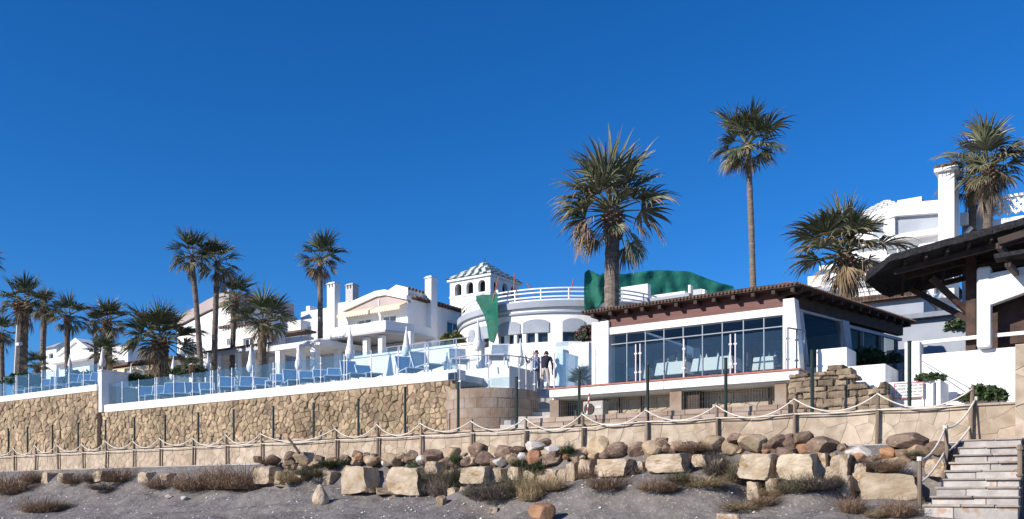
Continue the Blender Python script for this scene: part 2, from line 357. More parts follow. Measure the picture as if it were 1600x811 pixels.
def courses(w_, h_, rows, wmin, wmax, jit, rg):
    """stacked flat stones in wavering courses"""
    out = []; hs = [rg.uniform(.7, 1.3) for _ in range(rows)]; tot = sum(hs); y = 0
    wob = lambda x, q: .06 * noise.noise((x * .9, q * 1.7, 3.3)) if 0 < q < rows else 0
    for r in range(rows):
        h = hs[r] / tot * h_; x = 0
        while x < w_ - .02:
            L = rg.uniform(wmin, wmax)
            if w_ - x - L < wmin * .6: L = w_ - x
            j = lambda: rg.uniform(-jit, jit)
            P = [(x + j(), y + wob(x, r) + j() * .6), (x + L * .5, y + wob(x + L * .5, r)), (x + L + j(), y + wob(x + L, r) + j() * .6), (x + L + j() * .5, y + h * .55 + wob(x + L, r)), (x + L + j(), y + h + wob(x + L, r + 1) + j() * .6), (x + L * .5, y + h + wob(x + L * .5, r + 1)), (x + j(), y + h + wob(x, r + 1) + j() * .6), (x + j() * .5, y + h * .5 + wob(x, r))]
            out.append(((x + L / 2, y + h / 2), P)); x += L
        y += h
    return out
def stone_verts(poly, gap, depth, rg, to3):
    """one stone: outline shrunk by the joint, chamfered face, uneven"""
    cx = sum(p[0] for p in poly) / len(poly); cy = sum(p[1] for p in poly) / len(poly); n = len(poly)
    def ring(sh, d, wob):
        r = []
        for x, y in poly:
            L = math.hypot(x - cx, y - cy) or 1; t = max(.2, 1 - sh / L)
            r.append(to3(cx + (x - cx) * t, cy + (y - cy) * t, d + rg.uniform(-wob, wob)))
        return r
    d = depth * rg.uniform(.6, 1.25)
    v = ring(gap, -.02, 0) + ring(gap * 1.1, d * .55, depth * .1) + ring(gap * 1.1 + depth * .55, d, depth * .16)
    v.append(to3(cx, cy, d * 1.08)); f = []
    for a in range(2):
        for i in range(n): f.append((a * n + i, a * n + (i + 1) % n, (a + 1) * n + (i + 1) % n, (a + 1) * n + i))
    for i in range(n): f.append((2 * n + i, 2 * n + (i + 1) % n, 3 * n))
    return v, f
# ------------------------------------------------------------------ the setting: beach, paths, terraces, sea
V_ROPE, V_WALL, V_FENCE, V_TERR, V_DECK = 21.5, 21.6, 22.2, 23.9, 23.6
Z_PATH, Z_PROM, Z_DECK, Z_TER, Z_TER2 = 2.85, 3.62, 5.05, 5.96, 6.92
PROFILE = [(-60, -1.2), (-6, -.25), (0, .0), (8, .22), (14, .62), (16, .86), (17.5, 1.13), (18.6, 1.43), (19.6, 1.82), (20.2, 2.24), (20.6, 2.60), (20.9, 2.82), (20.98, 2.862), (21.4, 2.80)]
FOOT = sorted((S(px, 19.9), Z(px, py, 19.9)) for px, py in ((500, 762), (557, 767), (629, 769), (690, 772), (738, 760), (800, 760), (859, 764), (915, 750), (960, 748), (1039, 742), (1100, 744), (1150, 760), (1176, 780), (1205, 772), (1243, 754), (1290, 752), (1325, 784), (1390, 783), (1440, 792), (1600, 796)))
def sand_z(s, v):
    """grey bank: smooth on the left, cut back to the foot of the blocks further right"""
    u = min(1, max(0, (s + 27.0) / 2.5)); z = interp(PROFILE, v)
    if u > 0 and v > 16:
        f = interp(FOOT, s); z = lerp(z, interp([(16, .86), (17.5, 1.10), (18.6, min(1.42, f - .12)), (19.4, f - .10), (19.9, f), (20.3, f + .12), (20.6, 2.5), (20.9, 2.82), (20.98, 2.862), (21.4, 2.80)], v), u)
    if v < 21.0:
        a = min(1, max(0, (v - 9) / 7)) * min(1, max(0, (21.0 - v) / .8))
        z += a * (.20 * noise.noise((s * .22, v * .35, 1.3)) + .13 * noise.noise((s * .7 + v * .5, v * .9, 4.1)) + .05 * noise.noise((s * 2.3, v * 2.6, 7.7)))
        g = noise.noise((s * .16 - v * .42, v * .22, 9.2))              # shallow gullies running down the bank
        z -= a * .16 * max(0, .22 - abs(g)) / .22
    return z
xs = [-2500, -900, -400, -200, -120, -80] + [-62 + i * .16 for i in range(round(62 / .16) + round(6 / .16))] + [8, 20, 60, 200, 800, 2500]
ys = [-58, -30, -12, -4, 0, 4, 8, 11, 13] + [14 + i * .14 for i in range(53)]
b = B(); nx = len(xs)
for y in ys:
    for x in xs: b.v.append(Vector((x, y, sand_z(x, y))))
for j in range(len(ys) - 1):
    for i in range(nx - 1): b.f.append((j * nx + i, j * nx + i + 1, (j + 1) * nx + i + 1, (j + 1) * nx + i))
tag(b.ob('beach', 'sand', smooth=True), kind='structure')
b = B(); b.add([(-4000, -5000, -.35), (4000, -5000, -.35), (4000, -6, -.35), (-4000, -6, -.35)], [(0, 1, 2, 3)]); tag(b.ob('sea', 'sea'), kind='structure')
b = B(); b.box(-140, 12, 20.95, 21.7, 2.3, Z_PATH); tag(b.ob('path', 'concrete'), kind='structure')
b = B(); b.box(-140, 12, 21.72, 25.5, 2.3, Z_PROM); tag(b.ob('promenade', 'paving'), kind='structure')
TS2 = S(153, 23.7)
b = B(); b.box(TS2 + .3, -19.2, 24.2, 30, 3.0, Z_TER); b.box(TS2 + .3, -19.9, 30, 62, 3.0, Z_TER); b.box(-19.9, -14.6, 31.0, 62, 3.0, Z_TER); b.box(-14.6, 40, 36, 62, 3.0, 5.9)
tag(b.ob('terrace', 'terrace'), kind='structure')
b = B(); b.box(-140, TS2 + .28, 24.2, 62, 3.0, Z_TER2); tag(b.ob('upper_terrace', 'terrace'), kind='structure')
b = B(); b.add([(-3000, 62, 5.5), (3000, 62, 5.5), (3000, 3000, 9), (-3000, 3000, 9)], [(0, 1, 2, 3)]); tag(b.ob('ground', 'earth'), kind='structure')

# ------------------------------------------------------------------ cream flagstone wall below the promenade
sA, sB = S(-60, V_WALL), S(1587, V_WALL)
wall = thing('promenade_wall', 'low cream flagstone wall running behind the rope posts', 'wall', ((sA + sB) / 2, V_WALL, Z_PATH))
b = B(); b.box(sA, sB, V_WALL, V_WALL + .13, Z_PATH - .2, Z_PROM + .02); b.ob('mortar', 'cream_joint', wall)
b = B()
x = sA
while x < sB:
    L = min(rnd.uniform(.9, 1.5), sB - x); b.box(x + .004, x + L - .004, V_WALL - .05, V_WALL + .30, Z_PROM + .024, Z_PROM + .07 + rnd.uniform(-.008, .008)); x += L
b.ob('coping', 'cream', wall)
rg = random.Random(5)
L = sB - sA; H = Z_PROM - Z_PATH + .05
cells = voronoi(L, H, .30, .38, rg, 1.2, .18)
cells.sort(key=lambda q: -q[0][0])
rest = B()
for i, (sd, poly) in enumerate(cells):
    v, f = stone_verts(poly, .005, .012, rg, lambda a, z, d: (sA + a, V_WALL - d, Z_PATH - .05 + z))
    if i < 260: q = B(); q.add(v, f); q.ob('stone', 'cream', wall)
    else: rest.add(v, f)
tag(rest.ob('stone_facing', 'cream', wall), kind='stuff')

# taller wall at the right edge
sR = S(1586, 21.3)
wall = thing('high_flagstone_wall', 'tall cream stone wall cut off by the right edge', 'wall', (sR + 2, 21.5, Z_PATH))
b = B(); b.box(sR, sR + 5, 21.34, 21.9, Z_PATH - .2, 4.86); b.ob('mortar', 'cream_joint', wall)
rg = random.Random(8)
for sd, poly in voronoi(5, 2.0, .42, .36, rg, 1.2):
    v, f = stone_verts(poly, .010, .03, rg, lambda a, z, d: (sR + a, 21.34 - d, Z_PATH + z)); q = B(); q.add(v, f); q.ob('stone', 'cream', wall)

# ------------------------------------------------------------------ rubble walls of the terraces
def rubble(name, label, s0, s1, v, z0, z1, cell, seed, m='stone', maxn=300, depth=.055, ret=None):
    w_ = thing(name, label, 'wall', ((s0 + s1) / 2, v, z0))
    q = B(); q.box(s0, s1, v, v + .3, z0 - .2, z1); q.ob('mortar', 'mortar', w_)
    rg = random.Random(seed); cells = voronoi(s1 - s0, z1 - z0, cell, .46, rg, 1.35, .20); cells.sort(key=lambda q: -q[0][0]); rest = B()
    for i, (sd, poly) in enumerate(cells):
        vv, f = stone_verts(poly, rg.uniform(.004, .012), depth * rg.uniform(.4, 1.5), rg, lambda a, z, d: (s0 + a, v - d, z0 + z))
        if i < maxn: q = B(); q.add(vv, f); q.ob('stone', m, w_)
        else: rest.add(vv, f)
    if rest.f: tag(rest.ob('stone_facing', m, w_), kind='stuff')
    return w_
s0, s1 = S(153, V_TERR) + .02, S(714, V_TERR)
rubble('terrace_wall', 'long tan rubble stone wall under the lower sunbathing terrace', s0, s1, V_TERR, Z_PROM, 5.62, .19, 21)
w2 = rubble('upper_terrace_wall', 'higher tan rubble stone wall below the far left loungers', S(-40, 23.7), TS2, 23.7, Z_PROM, 6.64, .22, 22)
# stone end return of the lower wall, facing the curved bastion
w_ = thing('wall_end', 'rough stone end of the terrace wall beside the curved bastion', 'wall', (s1, V_TERR, Z_PROM))
b = B(); b.box(s1 - .3, s1 + .02, V_TERR + .302, V_TERR + 1.4, Z_PROM, 5.6); b.ob('mortar', 'mortar', w_)
rg = random.Random(3)
for sd, poly in voronoi(1.1, 2.0, .27, .4, rg, 1.1):
    vv, f = stone_verts(poly, .013, .05, rg, lambda a, z, d: (s1 + .02 + d, V_TERR + .3 + a, Z_PROM + z)); q = B(); q.add(vv, f); q.ob('stone', 'stone', w_)
# copings
def coping(label, s0, s1, v, z0, z1):
    q = B(); q.box(s0, s1, v - .07, v + .42, z0, z1); return tag(q.ob('white_coping', 'white_old', bevel=.025), label, 'coping')
coping('white painted coping along the lower terrace stone wall', s0 - .01, s1 + .06, V_TERR, 5.624, 5.98)
coping('white painted coping of the higher terrace at the far left', S(-40, 23.7), TS2, 23.7, 6.644, 6.95)
b = B(); b.box(TS2 + .003, TS2 + .27, 23.72, 25.1, 5.63, 7.55); b.box(TS2 - .03, TS2 + .33, 23.68, 25.15, 7.552, 7.63)
tag(b.ob('end_pier', 'white_old', bevel=.02), 'white pier where the higher terrace steps down', 'pier')

# ------------------------------------------------------------------ glass railings
def railing(name, label, pts, h, gap, m='glass', post=.045, pm='steel', double=3, top=False, lift=.07, seed=1):
    """pts: polyline of base points; posts every gap metres with a glass panel between"""
    P = [Vector(p) for p in pts]; t = thing(name, label, 'railing', P[0])
    seg = [0]
    for a, b_ in zip(P, P[1:]): seg.append(seg[-1] + (b_ - a).length)
    def at(u):
        for i in range(len(P) - 1):
            if u <= seg[i + 1] + 1e-6: return P[i].lerp(P[i + 1], (u - seg[i]) / max(1e-6, seg[i + 1] - seg[i]))
        return P[-1]
    n = max(1, round(seg[-1] / gap)); g = seg[-1] / n
    for i in range(n + 1):
        offs = (-.07, .07) if double and i % double == 0 and 0 < i < n else (0,)
        for o_ in offs:
            p = at(min(seg[-1], max(0, i * g + o_))); q = B(); q.tube([p, p + Vector((0, 0, h))], post / 2, 8); q.box(p.x - .05, p.x + .05, p.y - .05, p.y + .05, p.z, p.z + .012)
            for zz in (.25, .75): q.box(p.x - .045, p.x + .045, p.y - .02, p.y + .02, p.z + h * zz - .02, p.z + h * zz + .02)
            q.ob('post', pm, t, smooth=False)
        if i < n:
            a, b_ = at(i * g + .09), at((i + 1) * g - .09); q = B(); d = (b_ - a); nrm = Vector((-d.y, d.x, 0)).normalized() * .006
            lo, hi = Vector((0, 0, lift)), Vector((0, 0, h - .03))
            q.hexa([a + lo + nrm, a + lo - nrm, b_ + lo - nrm, b_ + lo + nrm], [a + hi + nrm, a + hi - nrm, b_ + hi - nrm, b_ + hi + nrm]); q.ob('panel', m, t)
    if top: q = B(); q.tube([p + Vector((0, 0, h + .01)) for p in P], .022, 8); q.ob('handrail', pm, t)
    return t
railing('glass_railing', 'long glass railing with steel posts on the lower terrace coping', [(S(166, 24.1), 24.1, 5.98), (S(600, 24.1), 24.1, 5.98), (S(713, 24.1), 24.1, 5.98)], 1.05, 1.33)
railing('glass_railing', 'glass railing in front of the far left loungers', [(S(-30, 23.9), 23.9, 6.95), (TS2 - .3, 23.9, 6.95)], 1.05, 1.33)

# ------------------------------------------------------------------ rope barrier
rope_px = [-12, 22, 56, 90, 129, 166, 209, 250, 302, 354, 408, 466, 525, 590, 658, 737, 822, 911, 1010, 1120, 1242, 1372, 1520]
t = thing('rope_barrier', 'wooden post and rope barrier along the cream wall', 'barrier', (S(800, V_ROPE), V_ROPE, Z_PATH))
tops = []
rg = random.Random(4)
for i, px in enumerate(rope_px):
    x = S(px, V_ROPE); lean = rg.uniform(-.05, .05)
    if px == 466: continue
    zt = Z_PATH + 1.20 + rg.uniform(-.05, .05) + (.06 if px > 1200 else 0)
    a, z_ = Vector((x - lean, V_ROPE, Z_PATH - .05)), Vector((x, V_ROPE, zt)); tops.append(z_)
    q = B(); q.tube([a, a.lerp(z_, .5) + Vector((rg.uniform(-.012, .012), 0, 0)), z_], [.046, .043, .040], 8); q.ob('post', 'wood_post', t)
for i, (a, b_) in enumerate(zip(tops, tops[1:])):
    sag = .33 + rg.uniform(-.05, .05); pts = []
    if (b_ - a).length > 3: sag = .36
    for j in range(13):
        u = j / 12; p = a.lerp(b_, u); pts.append(p + Vector((0, -.045, -.07 - sag * 4 * u * (1 - u))))
    q = B(); q.tube(pts, .017, 6); q.ob('rope', 'rope', t, smooth=True)
    pts = []
    for j in range(7):
        u = j / 6; p = a.lerp(b_, u); pts.append(Vector((p.x, p.y - .045, Z_PROM - .03 - .03 * 4 * u * (1 - u) + (.07 if p.x > -12 else .0))))
    q = B(); q.tube(pts, .014, 6); q.ob('rope', 'rope', t, smooth=True)
# fallen slanting post
a, b_ = D(451, 685, 29.6), D(468, 708, 29.2)
b = B(); b.tube([b_, a], [.045, .04], 8); tag(b.ob('slanting_post', 'wood_stump'), 'dark broken post slanting out of the boulders', 'post')

# ------------------------------------------------------------------ green wire fence on the promenade
fence_px = [13, 43, 82, 122, 165, 210, 258, 310, 365, 427, 490, 560, 633, 716, 807, 905, 1012, 1134, 1269, 1421]
t = thing('wire_fence', 'dark green metal posts of the wire fence along the promenade', 'fence', (S(800, V_FENCE), V_FENCE, Z_PROM))
for i, px in enumerate(fence_px):
    x = S(px, V_FENCE); h = 1.36 if px < 600 else 1.62
    q = B(); q.tube([(x, V_FENCE, Z_PROM), (x, V_FENCE, Z_PROM + h)], .040 if px < 700 else .045, 8); q.tube([(x, V_FENCE, Z_PROM + h), (x, V_FENCE, Z_PROM + h + .03)], .05, 8)
    q.box(x - .08, x + .08, V_FENCE - .08, V_FENCE + .08, Z_PROM + .071, Z_PROM + .083); q.ob('post', 'green_post', t)
q = B(); x0, x1 = S(740, V_FENCE), S(1421, V_FENCE)
for j in range(7): q.tube([(x0, V_FENCE, Z_PROM + .1 + j * .15), (x1, V_FENCE, Z_PROM + .1 + j * .15)], .0016, 3)
x = x0
while x < x1: q.tube([(x, V_FENCE, Z_PROM + .08), (x, V_FENCE, Z_PROM + 1.0)], .0016, 3); x += .075
tag(q.ob('wire_mesh', 'wire', t), kind='stuff')

# ------------------------------------------------------------------ curved bastion, stairs, landing
BC = D(768, 0, 31.0); bx_, by_ = BC.x, BC.y; BR = 1.62
t = thing('bastion', 'curved ochre masonry bastion below the rounded glass railing', 'wall', (bx_, by_, Z_PROM))
ang0 = math.atan2(-c, k)
rg = random.Random(9); nrow = 5; rh = (5.26 - Z_PROM) / nrow
q = B(); q.arc(bx_, by_, .02, BR - .05, 0, 2 * math.pi, Z_PROM - .1, 5.24, 40); q.ob('core', 'cream_joint', t)
for r in range(nrow):
    a = ang0 - 2.0 + rg.uniform(0, .2)
    while a < ang0 + 1.9:
        da = rg.uniform(.26, .5); q = B(); o_ = rg.uniform(-.008, .012)
        q.arc(bx_, by_, BR - .06, BR + o_, a + .002, a + da - .002, Z_PROM + r * rh + .003, Z_PROM + (r + 1) * rh - .003, 5); q.ob('stone', 'bastion', t); a += da
pts = [(bx_ + (BR - .12) * math.cos(ang0 + u), by_ + (BR - .12) * math.sin(ang0 + u), 5.27) for u in [-2.2 + 3.6 * i / 24 for i in range(25)]]
railing('curved_railing', 'rounded glass railing on top of the curved bastion', pts, 1.06, 1.05, 'glass_clear', top=True, double=0)
# flight of stone steps
t = thing('stone_stairs', 'flight of worn stone steps beside the curved bastion', 'stairs', (-17, 25, Z_PROM))
base, top_ = D(832, 0, 27.9), D(860, 0, 35.2); base.z = top_.z = 0; run = (top_ - base); n = 13; dirn = run.normalized(); perp = Vector((dirn.y, -dirn.x, 0))
for i in range(n):
    p = base + run * (i / n); z1 = Z_PROM + (Z_TER - Z_PROM) * (i + 1) / n; q0 = p - perp * (1.15 - .06 * i); q1 = p + perp * 1.5; e = dirn * (run.length / n + .12)
    q = B(); q.hexa([Vector((*u.xy, Z_PROM - .1 if i < 2 else z1 - .4)) for u in (q0, q1, q1 + e, q0 + e)], [Vector((*u.xy, z1 - .01 * (i % 2))) for u in (q0, q1, q1 + e, q0 + e)]); q.ob('step', 'pale_rock', t, bevel=.015)
# light-metal stair rails
t = thing('stair_handrail', 'slim steel handrail climbing the stone steps', 'handrail', D(826, 620, 33))
for px0, px1 in ((822, 836),):
    a, b_ = D(px0, 612, 30.5), D(px1, 560, 34.8); q = B(); q.tube([a + Vector((0, 0, .9)), b_ + Vector((0, 0, .2))], .022, 8); q.ob('rail', 'steel', t)
    for u in (0, .5, 1): p = a.lerp(b_, u); q = B(); q.tube([p - Vector((0, 0, .2)), p + Vector((0, 0, .9 - .7 * u))], .02, 8); q.ob('post', 'steel_pink', t)
for px, y0, y1, d in ((833, 548, 618, 34), (845, 556, 618, 33.6), (855, 590, 616, 33)):
    a, b_ = D(px, y1, d), D(px, y0, d); q = B(); q.tube([a, b_], .03, 8); q.ob('post', 'steel_pink', t)
# low masonry plinth in front of deck and stairs
sP0, sP1 = S(825, 23.0), S(1232, 23.0)
t = thing('masonry_plinth', 'low weathered masonry plinth under the restaurant deck', 'plinth', ((sP0 + sP1) / 2, 23, Z_PROM))
q = B(); q.box(sP0, sP1, 23.06, 24.1, Z_PROM - .1, 4.08); q.ob('core', 'mortar', t)
rg = random.Random(12)
for r in range(3):
    x = sP0
    while x < sP1:
        L = min(rg.uniform(.5, 1.0), sP1 - x)
        if L > .1: q = B(); q.box(x + .005, x + L - .005, 23.0 + rg.uniform(-.01, .015) - .02 * (2 - r), 23.3, Z_PROM + r * .155, Z_PROM + (r + 1) * .155 - .008); q.ob('stone', 'plinth', t, bevel=.012)
        x += L
# ------------------------------------------------------------------ restaurant pavilion
sL, sE = S(858, V_DECK), S(1248, V_DECK)
t = thing('restaurant_deck', 'white edged concrete deck carrying the glazed restaurant', 'deck', ((sL + sE) / 2, V_DECK, Z_PROM))
x = sL
while x < sE - .1:
    L = min(1.93, sE - x); q = B(); q.box(x + .006, x + L - .006, V_DECK, V_DECK + .2, 4.76, 5.0); q.ob('slab_panel', 'white', t, bevel=.01); x += L
q = B(); q.box(sL, sE, V_DECK + .203, 33, 4.70, 4.998); q.ob('slab', 'white_old', t)
q = B(); q.box(sL - .03, sE + .03, V_DECK - .03, V_DECK + .9, 5.003, Z_DECK); q.ob('tile_edge', 'redtile', t)
q = B(); q.box(sL, sE, V_DECK + .902, 32.9, 5.004, Z_DECK - .005); q.ob('floor', 'brown_wood', t)
for p0, p1 in ((859, 873), (1046, 1065), (1210, 1229)):
    q = B(); q.box(S(p0, 23.75), S(p1, 23.75), 23.75, 24.25, Z_PROM, 4.70); q.ob('pillar', 'bastion', t, bevel=.015)
q = B(); q.box(S(1066, 23.95), S(1092, 23.95), 23.95, 24.3, Z_PROM + .3, 4.69); q.ob('door_panel', 'dark_wood', t)
q = B(); q.box(sL, sE, 24.45, 24.7, Z_PROM, 4.69); q.ob('back_wall', 'cream_joint', t)
q = B(); q.box(sE - .15, sE - .02, 24.2, 30, Z_PROM, 4.69); q.ob('side_wall', 'bastion', t)
rg = random.Random(31); x0, x1 = S(873, 24.45), S(1210, 24.45)
for sd, poly in voronoi(x1 - x0, .72, .30, .3, rg, 1.4):
    vv, f = stone_verts(poly, .012, .03, rg, lambda a, z, d: (x0 + a, 24.45 - d, Z_PROM + .3 + z)); q = B(); q.add(vv, f); q.ob('stone', 'cream', t)
q = B(); q.box(S(874, 24.3), S(900, 24.3), 24.3, 24.4, Z_PROM + .3, 4.6); q.ob('shaded_opening', 'hull', t)  # dark slab; the opening's shade is put into its colour
# drain pipes and outdoor unit under the deck
for px in (944, 1202, 1002, 968):
    q = B(); q.tube([(S(px, 24.35), 24.35, Z_PROM + .45), (S(px, 24.35), 24.35, 4.68)], .03, 8); q.ob('pipe', 'dark_wood', t)
a = thing('air_conditioner', 'grey air conditioning unit with round fan under the deck', 'air conditioner', (S(926, 23.6), 23.6, 4.08))
x0, x1 = S(911, 23.5), S(942, 23.5); zb = 4.085
q = B(); q.box(x0, x1, 23.5, 23.85, zb, zb + .46); q.ob('casing', 'acgrey', a, bevel=.02)
fx = lerp(x0, x1, .32)
q = B(); q.tube([(fx, 23.498, zb + .23), (fx, 23.47, zb + .23)], .17, 20); q.ob('fan_grille', 'dark_wood', a)
q = B(); q.box(lerp(x0, x1, .66), lerp(x0, x1, .9), 23.485, 23.498, zb + .24, zb + .30); q.ob('badge', 'white', a)
p = thing('hazard_pole', 'short red and white striped pole leaning on the air conditioner', 'pole', D(917, 648, 26.2))
for i in range(6):
    a_, b_ = D(917, 648, 26.0).lerp(D(921, 615, 26.4), i / 6), D(917, 648, 26.0).lerp(D(921, 615, 26.4), (i + 1) / 6)
    q = B(); q.tube([a_, b_], .022, 8); q.ob('band', 'red' if i % 2 else 'white', p)

PV = 24.6
t = thing('restaurant_pavilion', 'glazed restaurant with brown eaves and white pillars on the deck', 'building', (S(1090, PV), PV, Z_DECK))
zG, zT, zL = 6.69, 6.38, 6.90
gs = [S(p, PV) for p in (955, 980, 1009, 1038, 1068, 1098, 1129, 1162, 1194, 1224)]
q = B(); q.box(S(928, PV) - .02, gs[0] - .03, PV - .12, PV + .3, Z_DECK, 7.12); q.ob('pillar', 'white', t, bevel=.015)
xr = S(1224, PV); xr2 = S(1247, PV)
q = B(); q.hexa([(xr + .03, PV - .14, Z_DECK), (xr2 + .12, PV - .14, Z_DECK), (xr2 + .12, PV + .25, Z_DECK), (xr + .03, PV + .25, Z_DECK)], [(xr + .03, PV - .14, 7.1), (xr2 - .06, PV - .14, 7.1), (xr2 - .06, PV + .25, 7.1), (xr + .03, PV + .25, 7.1)]); q.ob('pillar', 'white', t, bevel=.015)
q = B(); q.box(gs[0] - .028, xr + .028, PV - .07, PV + .2, zG, zL); q.ob('lintel', 'white', t)
q = B(); q.box(gs[0] - .026, xr + .028, PV - .02, PV + .2, zL + .002, 7.45); q.ob('fascia_board', 'maroon', t)
for i, g in enumerate(gs):
    q = B(); q.box(g - .014, g + .014, PV - .03, PV + .03, Z_DECK, zG); q.ob('mullion', 'alu_mid', t)
q = B(); q.box(gs[0], gs[-1], PV - .026, PV + .026, zT - .014, zT + .014); q.ob('transom', 'alu_mid', t)
q = B(); q.box(gs[0], gs[-1], PV - .028, PV + .028, Z_DECK, Z_DECK + .06); q.ob('sill_rail', 'alu_dark', t)
for i in range(9):
    for lo, hi in ((Z_DECK + .06, zT - .018), (zT + .018, zG)):
        q = B(); q.box(gs[i] + .014, gs[i + 1] - .014, PV - .005, PV + .005, lo, hi); q.ob('pane', 'pane', t)
# side wall runs inland, a little skewed
CR = Vector((S(1246, 24.2), 24.2, 0)); CF = Vector((-5.75, 31.7, 0)); cl = Vector((S(908, 24.2), 24.2, 0)); BL = Vector((cl.x + 1.2, 31.6, 0))
z_e = 7.36
def roof_layer(name, m, ex, z0, z1, rise):
    P = [cl + Vector((-ex, -ex, 0)), CR + Vector((ex, -ex, 0)), CF + Vector((ex, ex, 0)), BL + Vector((-ex, ex, 0))]
    ctr = sum(P, Vector()) / 4; I = [p.lerp(ctr, .82) for p in P]; q = B(); U = Vector((0, 0, 1))
    q.hexa([p + U * z0 for p in P], [p + U * z1 for p in P])
    q.hexa([p + U * (z1 - .001) for p in P], [p + U * (z1 + rise) for p in I]); return q.ob(name, m, t)
roof_layer('roof', 'roof_brown', 0, z_e, z_e + .10, .75)
# tile edges along the eaves
e0, e1 = cl + Vector((0, -.05, z_e + .08)), CR + Vector((0, -.05, z_e + .08)); n = 62
for i in range(n):
    p = e0.lerp(e1, (i + .5) / n); q = B(); q.tube([p + Vector((0, .0, -.02)), p + Vector((0, .5, .06))], .03, 6); q.ob('roof_tile', 'rooftile', t)
e0, e1 = CR + Vector((.05, 0, z_e + .08)), CF + Vector((.05, 0, z_e + .08)); n = 60
for i in range(n):
    p = e0.lerp(e1, (i + .5) / n); q = B(); q.tube([p + Vector((.0, 0, -.02)), p + Vector((-.5, 0, .06))], .03, 6); q.ob('roof_tile', 'rooftile', t)
for i, px in enumerate((925, 953, 978, 1003, 1030, 1056, 1086, 1115, 1145, 1176, 1208, 1238)):
    x = S(px, 24.25); q = B(); q.box(x - .05, x + .05, 24.25, PV + .18, z_e - .13, z_e - .002); q.ob('rafter_tail', 'dark_wood', t)
side = (CF - CR).normalized(); sn = Vector((side.y, -side.x, 0))
for i in range(13):
    p = CR.lerp(CF, (i + .5) / 13); q = B(); q.beam(p - sn * .03 + Vector((0, 0, z_e - .07)), p - sn * .7 + Vector((0, 0, z_e - .07)), .10, .13); q.ob('rafter_tail', 'dark_wood', t)
# side glazing: slanted blue-grey jambs between a big dark window and a lower run of windows
SA = CR + Vector((-.38, .75, 0)); SBk = CF + Vector((-.38, -.4, 0))
def sp(u, z, o=0): p = SA.lerp(SBk, u) + sn * o; return Vector((p.x, p.y, z))
Ls = (SBk - SA).length
q = B(); q.beam(sp(0, 7.1), sp(1, 7.1), .2, .34); q.ob('fascia_board', 'dark_wood', t)
for u0, u1 in ((.03, .07), (.42, .47)):
    q = B(); q.hexa([sp(u0 + .04, 5.4, .1), sp(u1 + .045, 5.4, .1), sp(u1 + .045, 5.4, -.1), sp(u0 + .04, 5.4, -.1)], [sp(u0 - .02, 6.95, .1), sp(u1 - .01, 6.95, .1), sp(u1 - .01, 6.95, -.1), sp(u0 - .02, 6.95, -.1)]); q.ob('jamb', 'alu_light', t)
q = B(); q.beam(sp(.03, 6.92, .02), sp(.45, 6.92, .02), .12, .1); q.ob('window_head', 'alu_light', t)
q = B(); q.beam(sp(.47, 6.80, .02), sp(1, 6.80, .02), .10, .09); q.ob('window_head', 'alu_light', t)
for u in (.60, .78, .95):
    q = B(); q.beam(sp(u, 5.05, .02), sp(u, 6.77, .02), .11, .11); q.ob('mullion', 'alu_dark', t)
q = B(); q.beam(sp(.48, 6.0, .02), sp(.97, 6.0, .02), .05, .05); q.ob('transom', 'alu_light', t)
for u0, u1, lo, hi in ((.08, .41, 5.4, 6.87), (.48, .59, 5.05, 6.75), (.61, .77, 5.05, 6.75), (.79, .94, 5.05, 6.75)):
    q = B(); a, b_ = sp(u0, lo), sp(u1, lo); o = sn * .006; q.hexa([a + o, a - o, b_ - o, b_ + o], [Vector((w_.x, w_.y, hi)) for w_ in (a + o, a - o, b_ - o, b_ + o)]); q.ob('pane', 'pane_side', t)
q = B(); q.hexa([sp(0, 5.0, -.02), sp(1, 5.0, -.02), sp(1, 5.0, -.12), sp(0, 5.0, -.12)][::-1], [sp(0, 5.39, -.02), sp(1, 5.39, -.02), sp(1, 5.39, -.12), sp(0, 5.39, -.12)][::-1]); q.ob('side_wall', 'white', t)
# inside: back wall and left wall
q = B(); q.box(cl.x + 1.0, CF.x - .9, 31.2, 31.4, Z_DECK, 7.28); q.ob('inner_wall', 'inner', t)
q = B(); q.box(S(928, PV) - .02, S(928, PV) + .14, PV + .31, 31.19, Z_DECK, 7.28); q.ob('inner_wall', 'inner', t)
q = B(); q.box(cl.x + .8, CR.x - .7, PV + .22, 31.2, 7.18, 7.27); q.ob('ceiling', 'brown_wood', t)
# laid tables and chairs
def table(x, y, w_, label):
    tb = thing('dining_table', label, 'table', (x, y, Z_DECK), group='laid tables inside the restaurant')
    q = B(); h = .76; q.hexa([(x - w_ * .56, y - .48, Z_DECK + .36), (x + w_ * .56, y - .48, Z_DECK + .36), (x + w_ * .56, y + .48, Z_DECK + .36), (x - w_ * .56, y + .48, Z_DECK + .36)],
        [(x - w_ / 2, y - .42, Z_DECK + h), (x + w_ / 2, y - .42, Z_DECK + h), (x + w_ / 2, y + .42, Z_DECK + h), (x - w_ / 2, y + .42, Z_DECK + h)]); q.ob('tablecloth', 'cloth', tb, bevel=.02)
    for sx in (-1, 1):
        for sy in (-1, 1): q = B(); q.box(x + sx * w_ * .4 - .03, x + sx * w_ * .4 + .03, y + sy * .33 - .03, y + sy * .33 + .03, Z_DECK, Z_DECK + .37); q.ob('leg', 'dark_wood', tb)
    for i in range(3):
        gx = x + (i - 1) * w_ * .3; q = B(); q.tube([(gx, y - .1, Z_DECK + h), (gx, y - .1, Z_DECK + h + .07), (gx, y - .1, Z_DECK + h + .09), (gx, y - .1, Z_DECK + h + .17)], [.03, .008, .03, .035], 10); q.ob('wine_glass', 'glass_clear', tb)
        q = B(); q.tube([(gx + .12, y - .25, Z_DECK + h), (gx + .12, y - .25, Z_DECK + h + .14)], [.05, .005], 8); q.ob('napkin', 'cloth', tb)
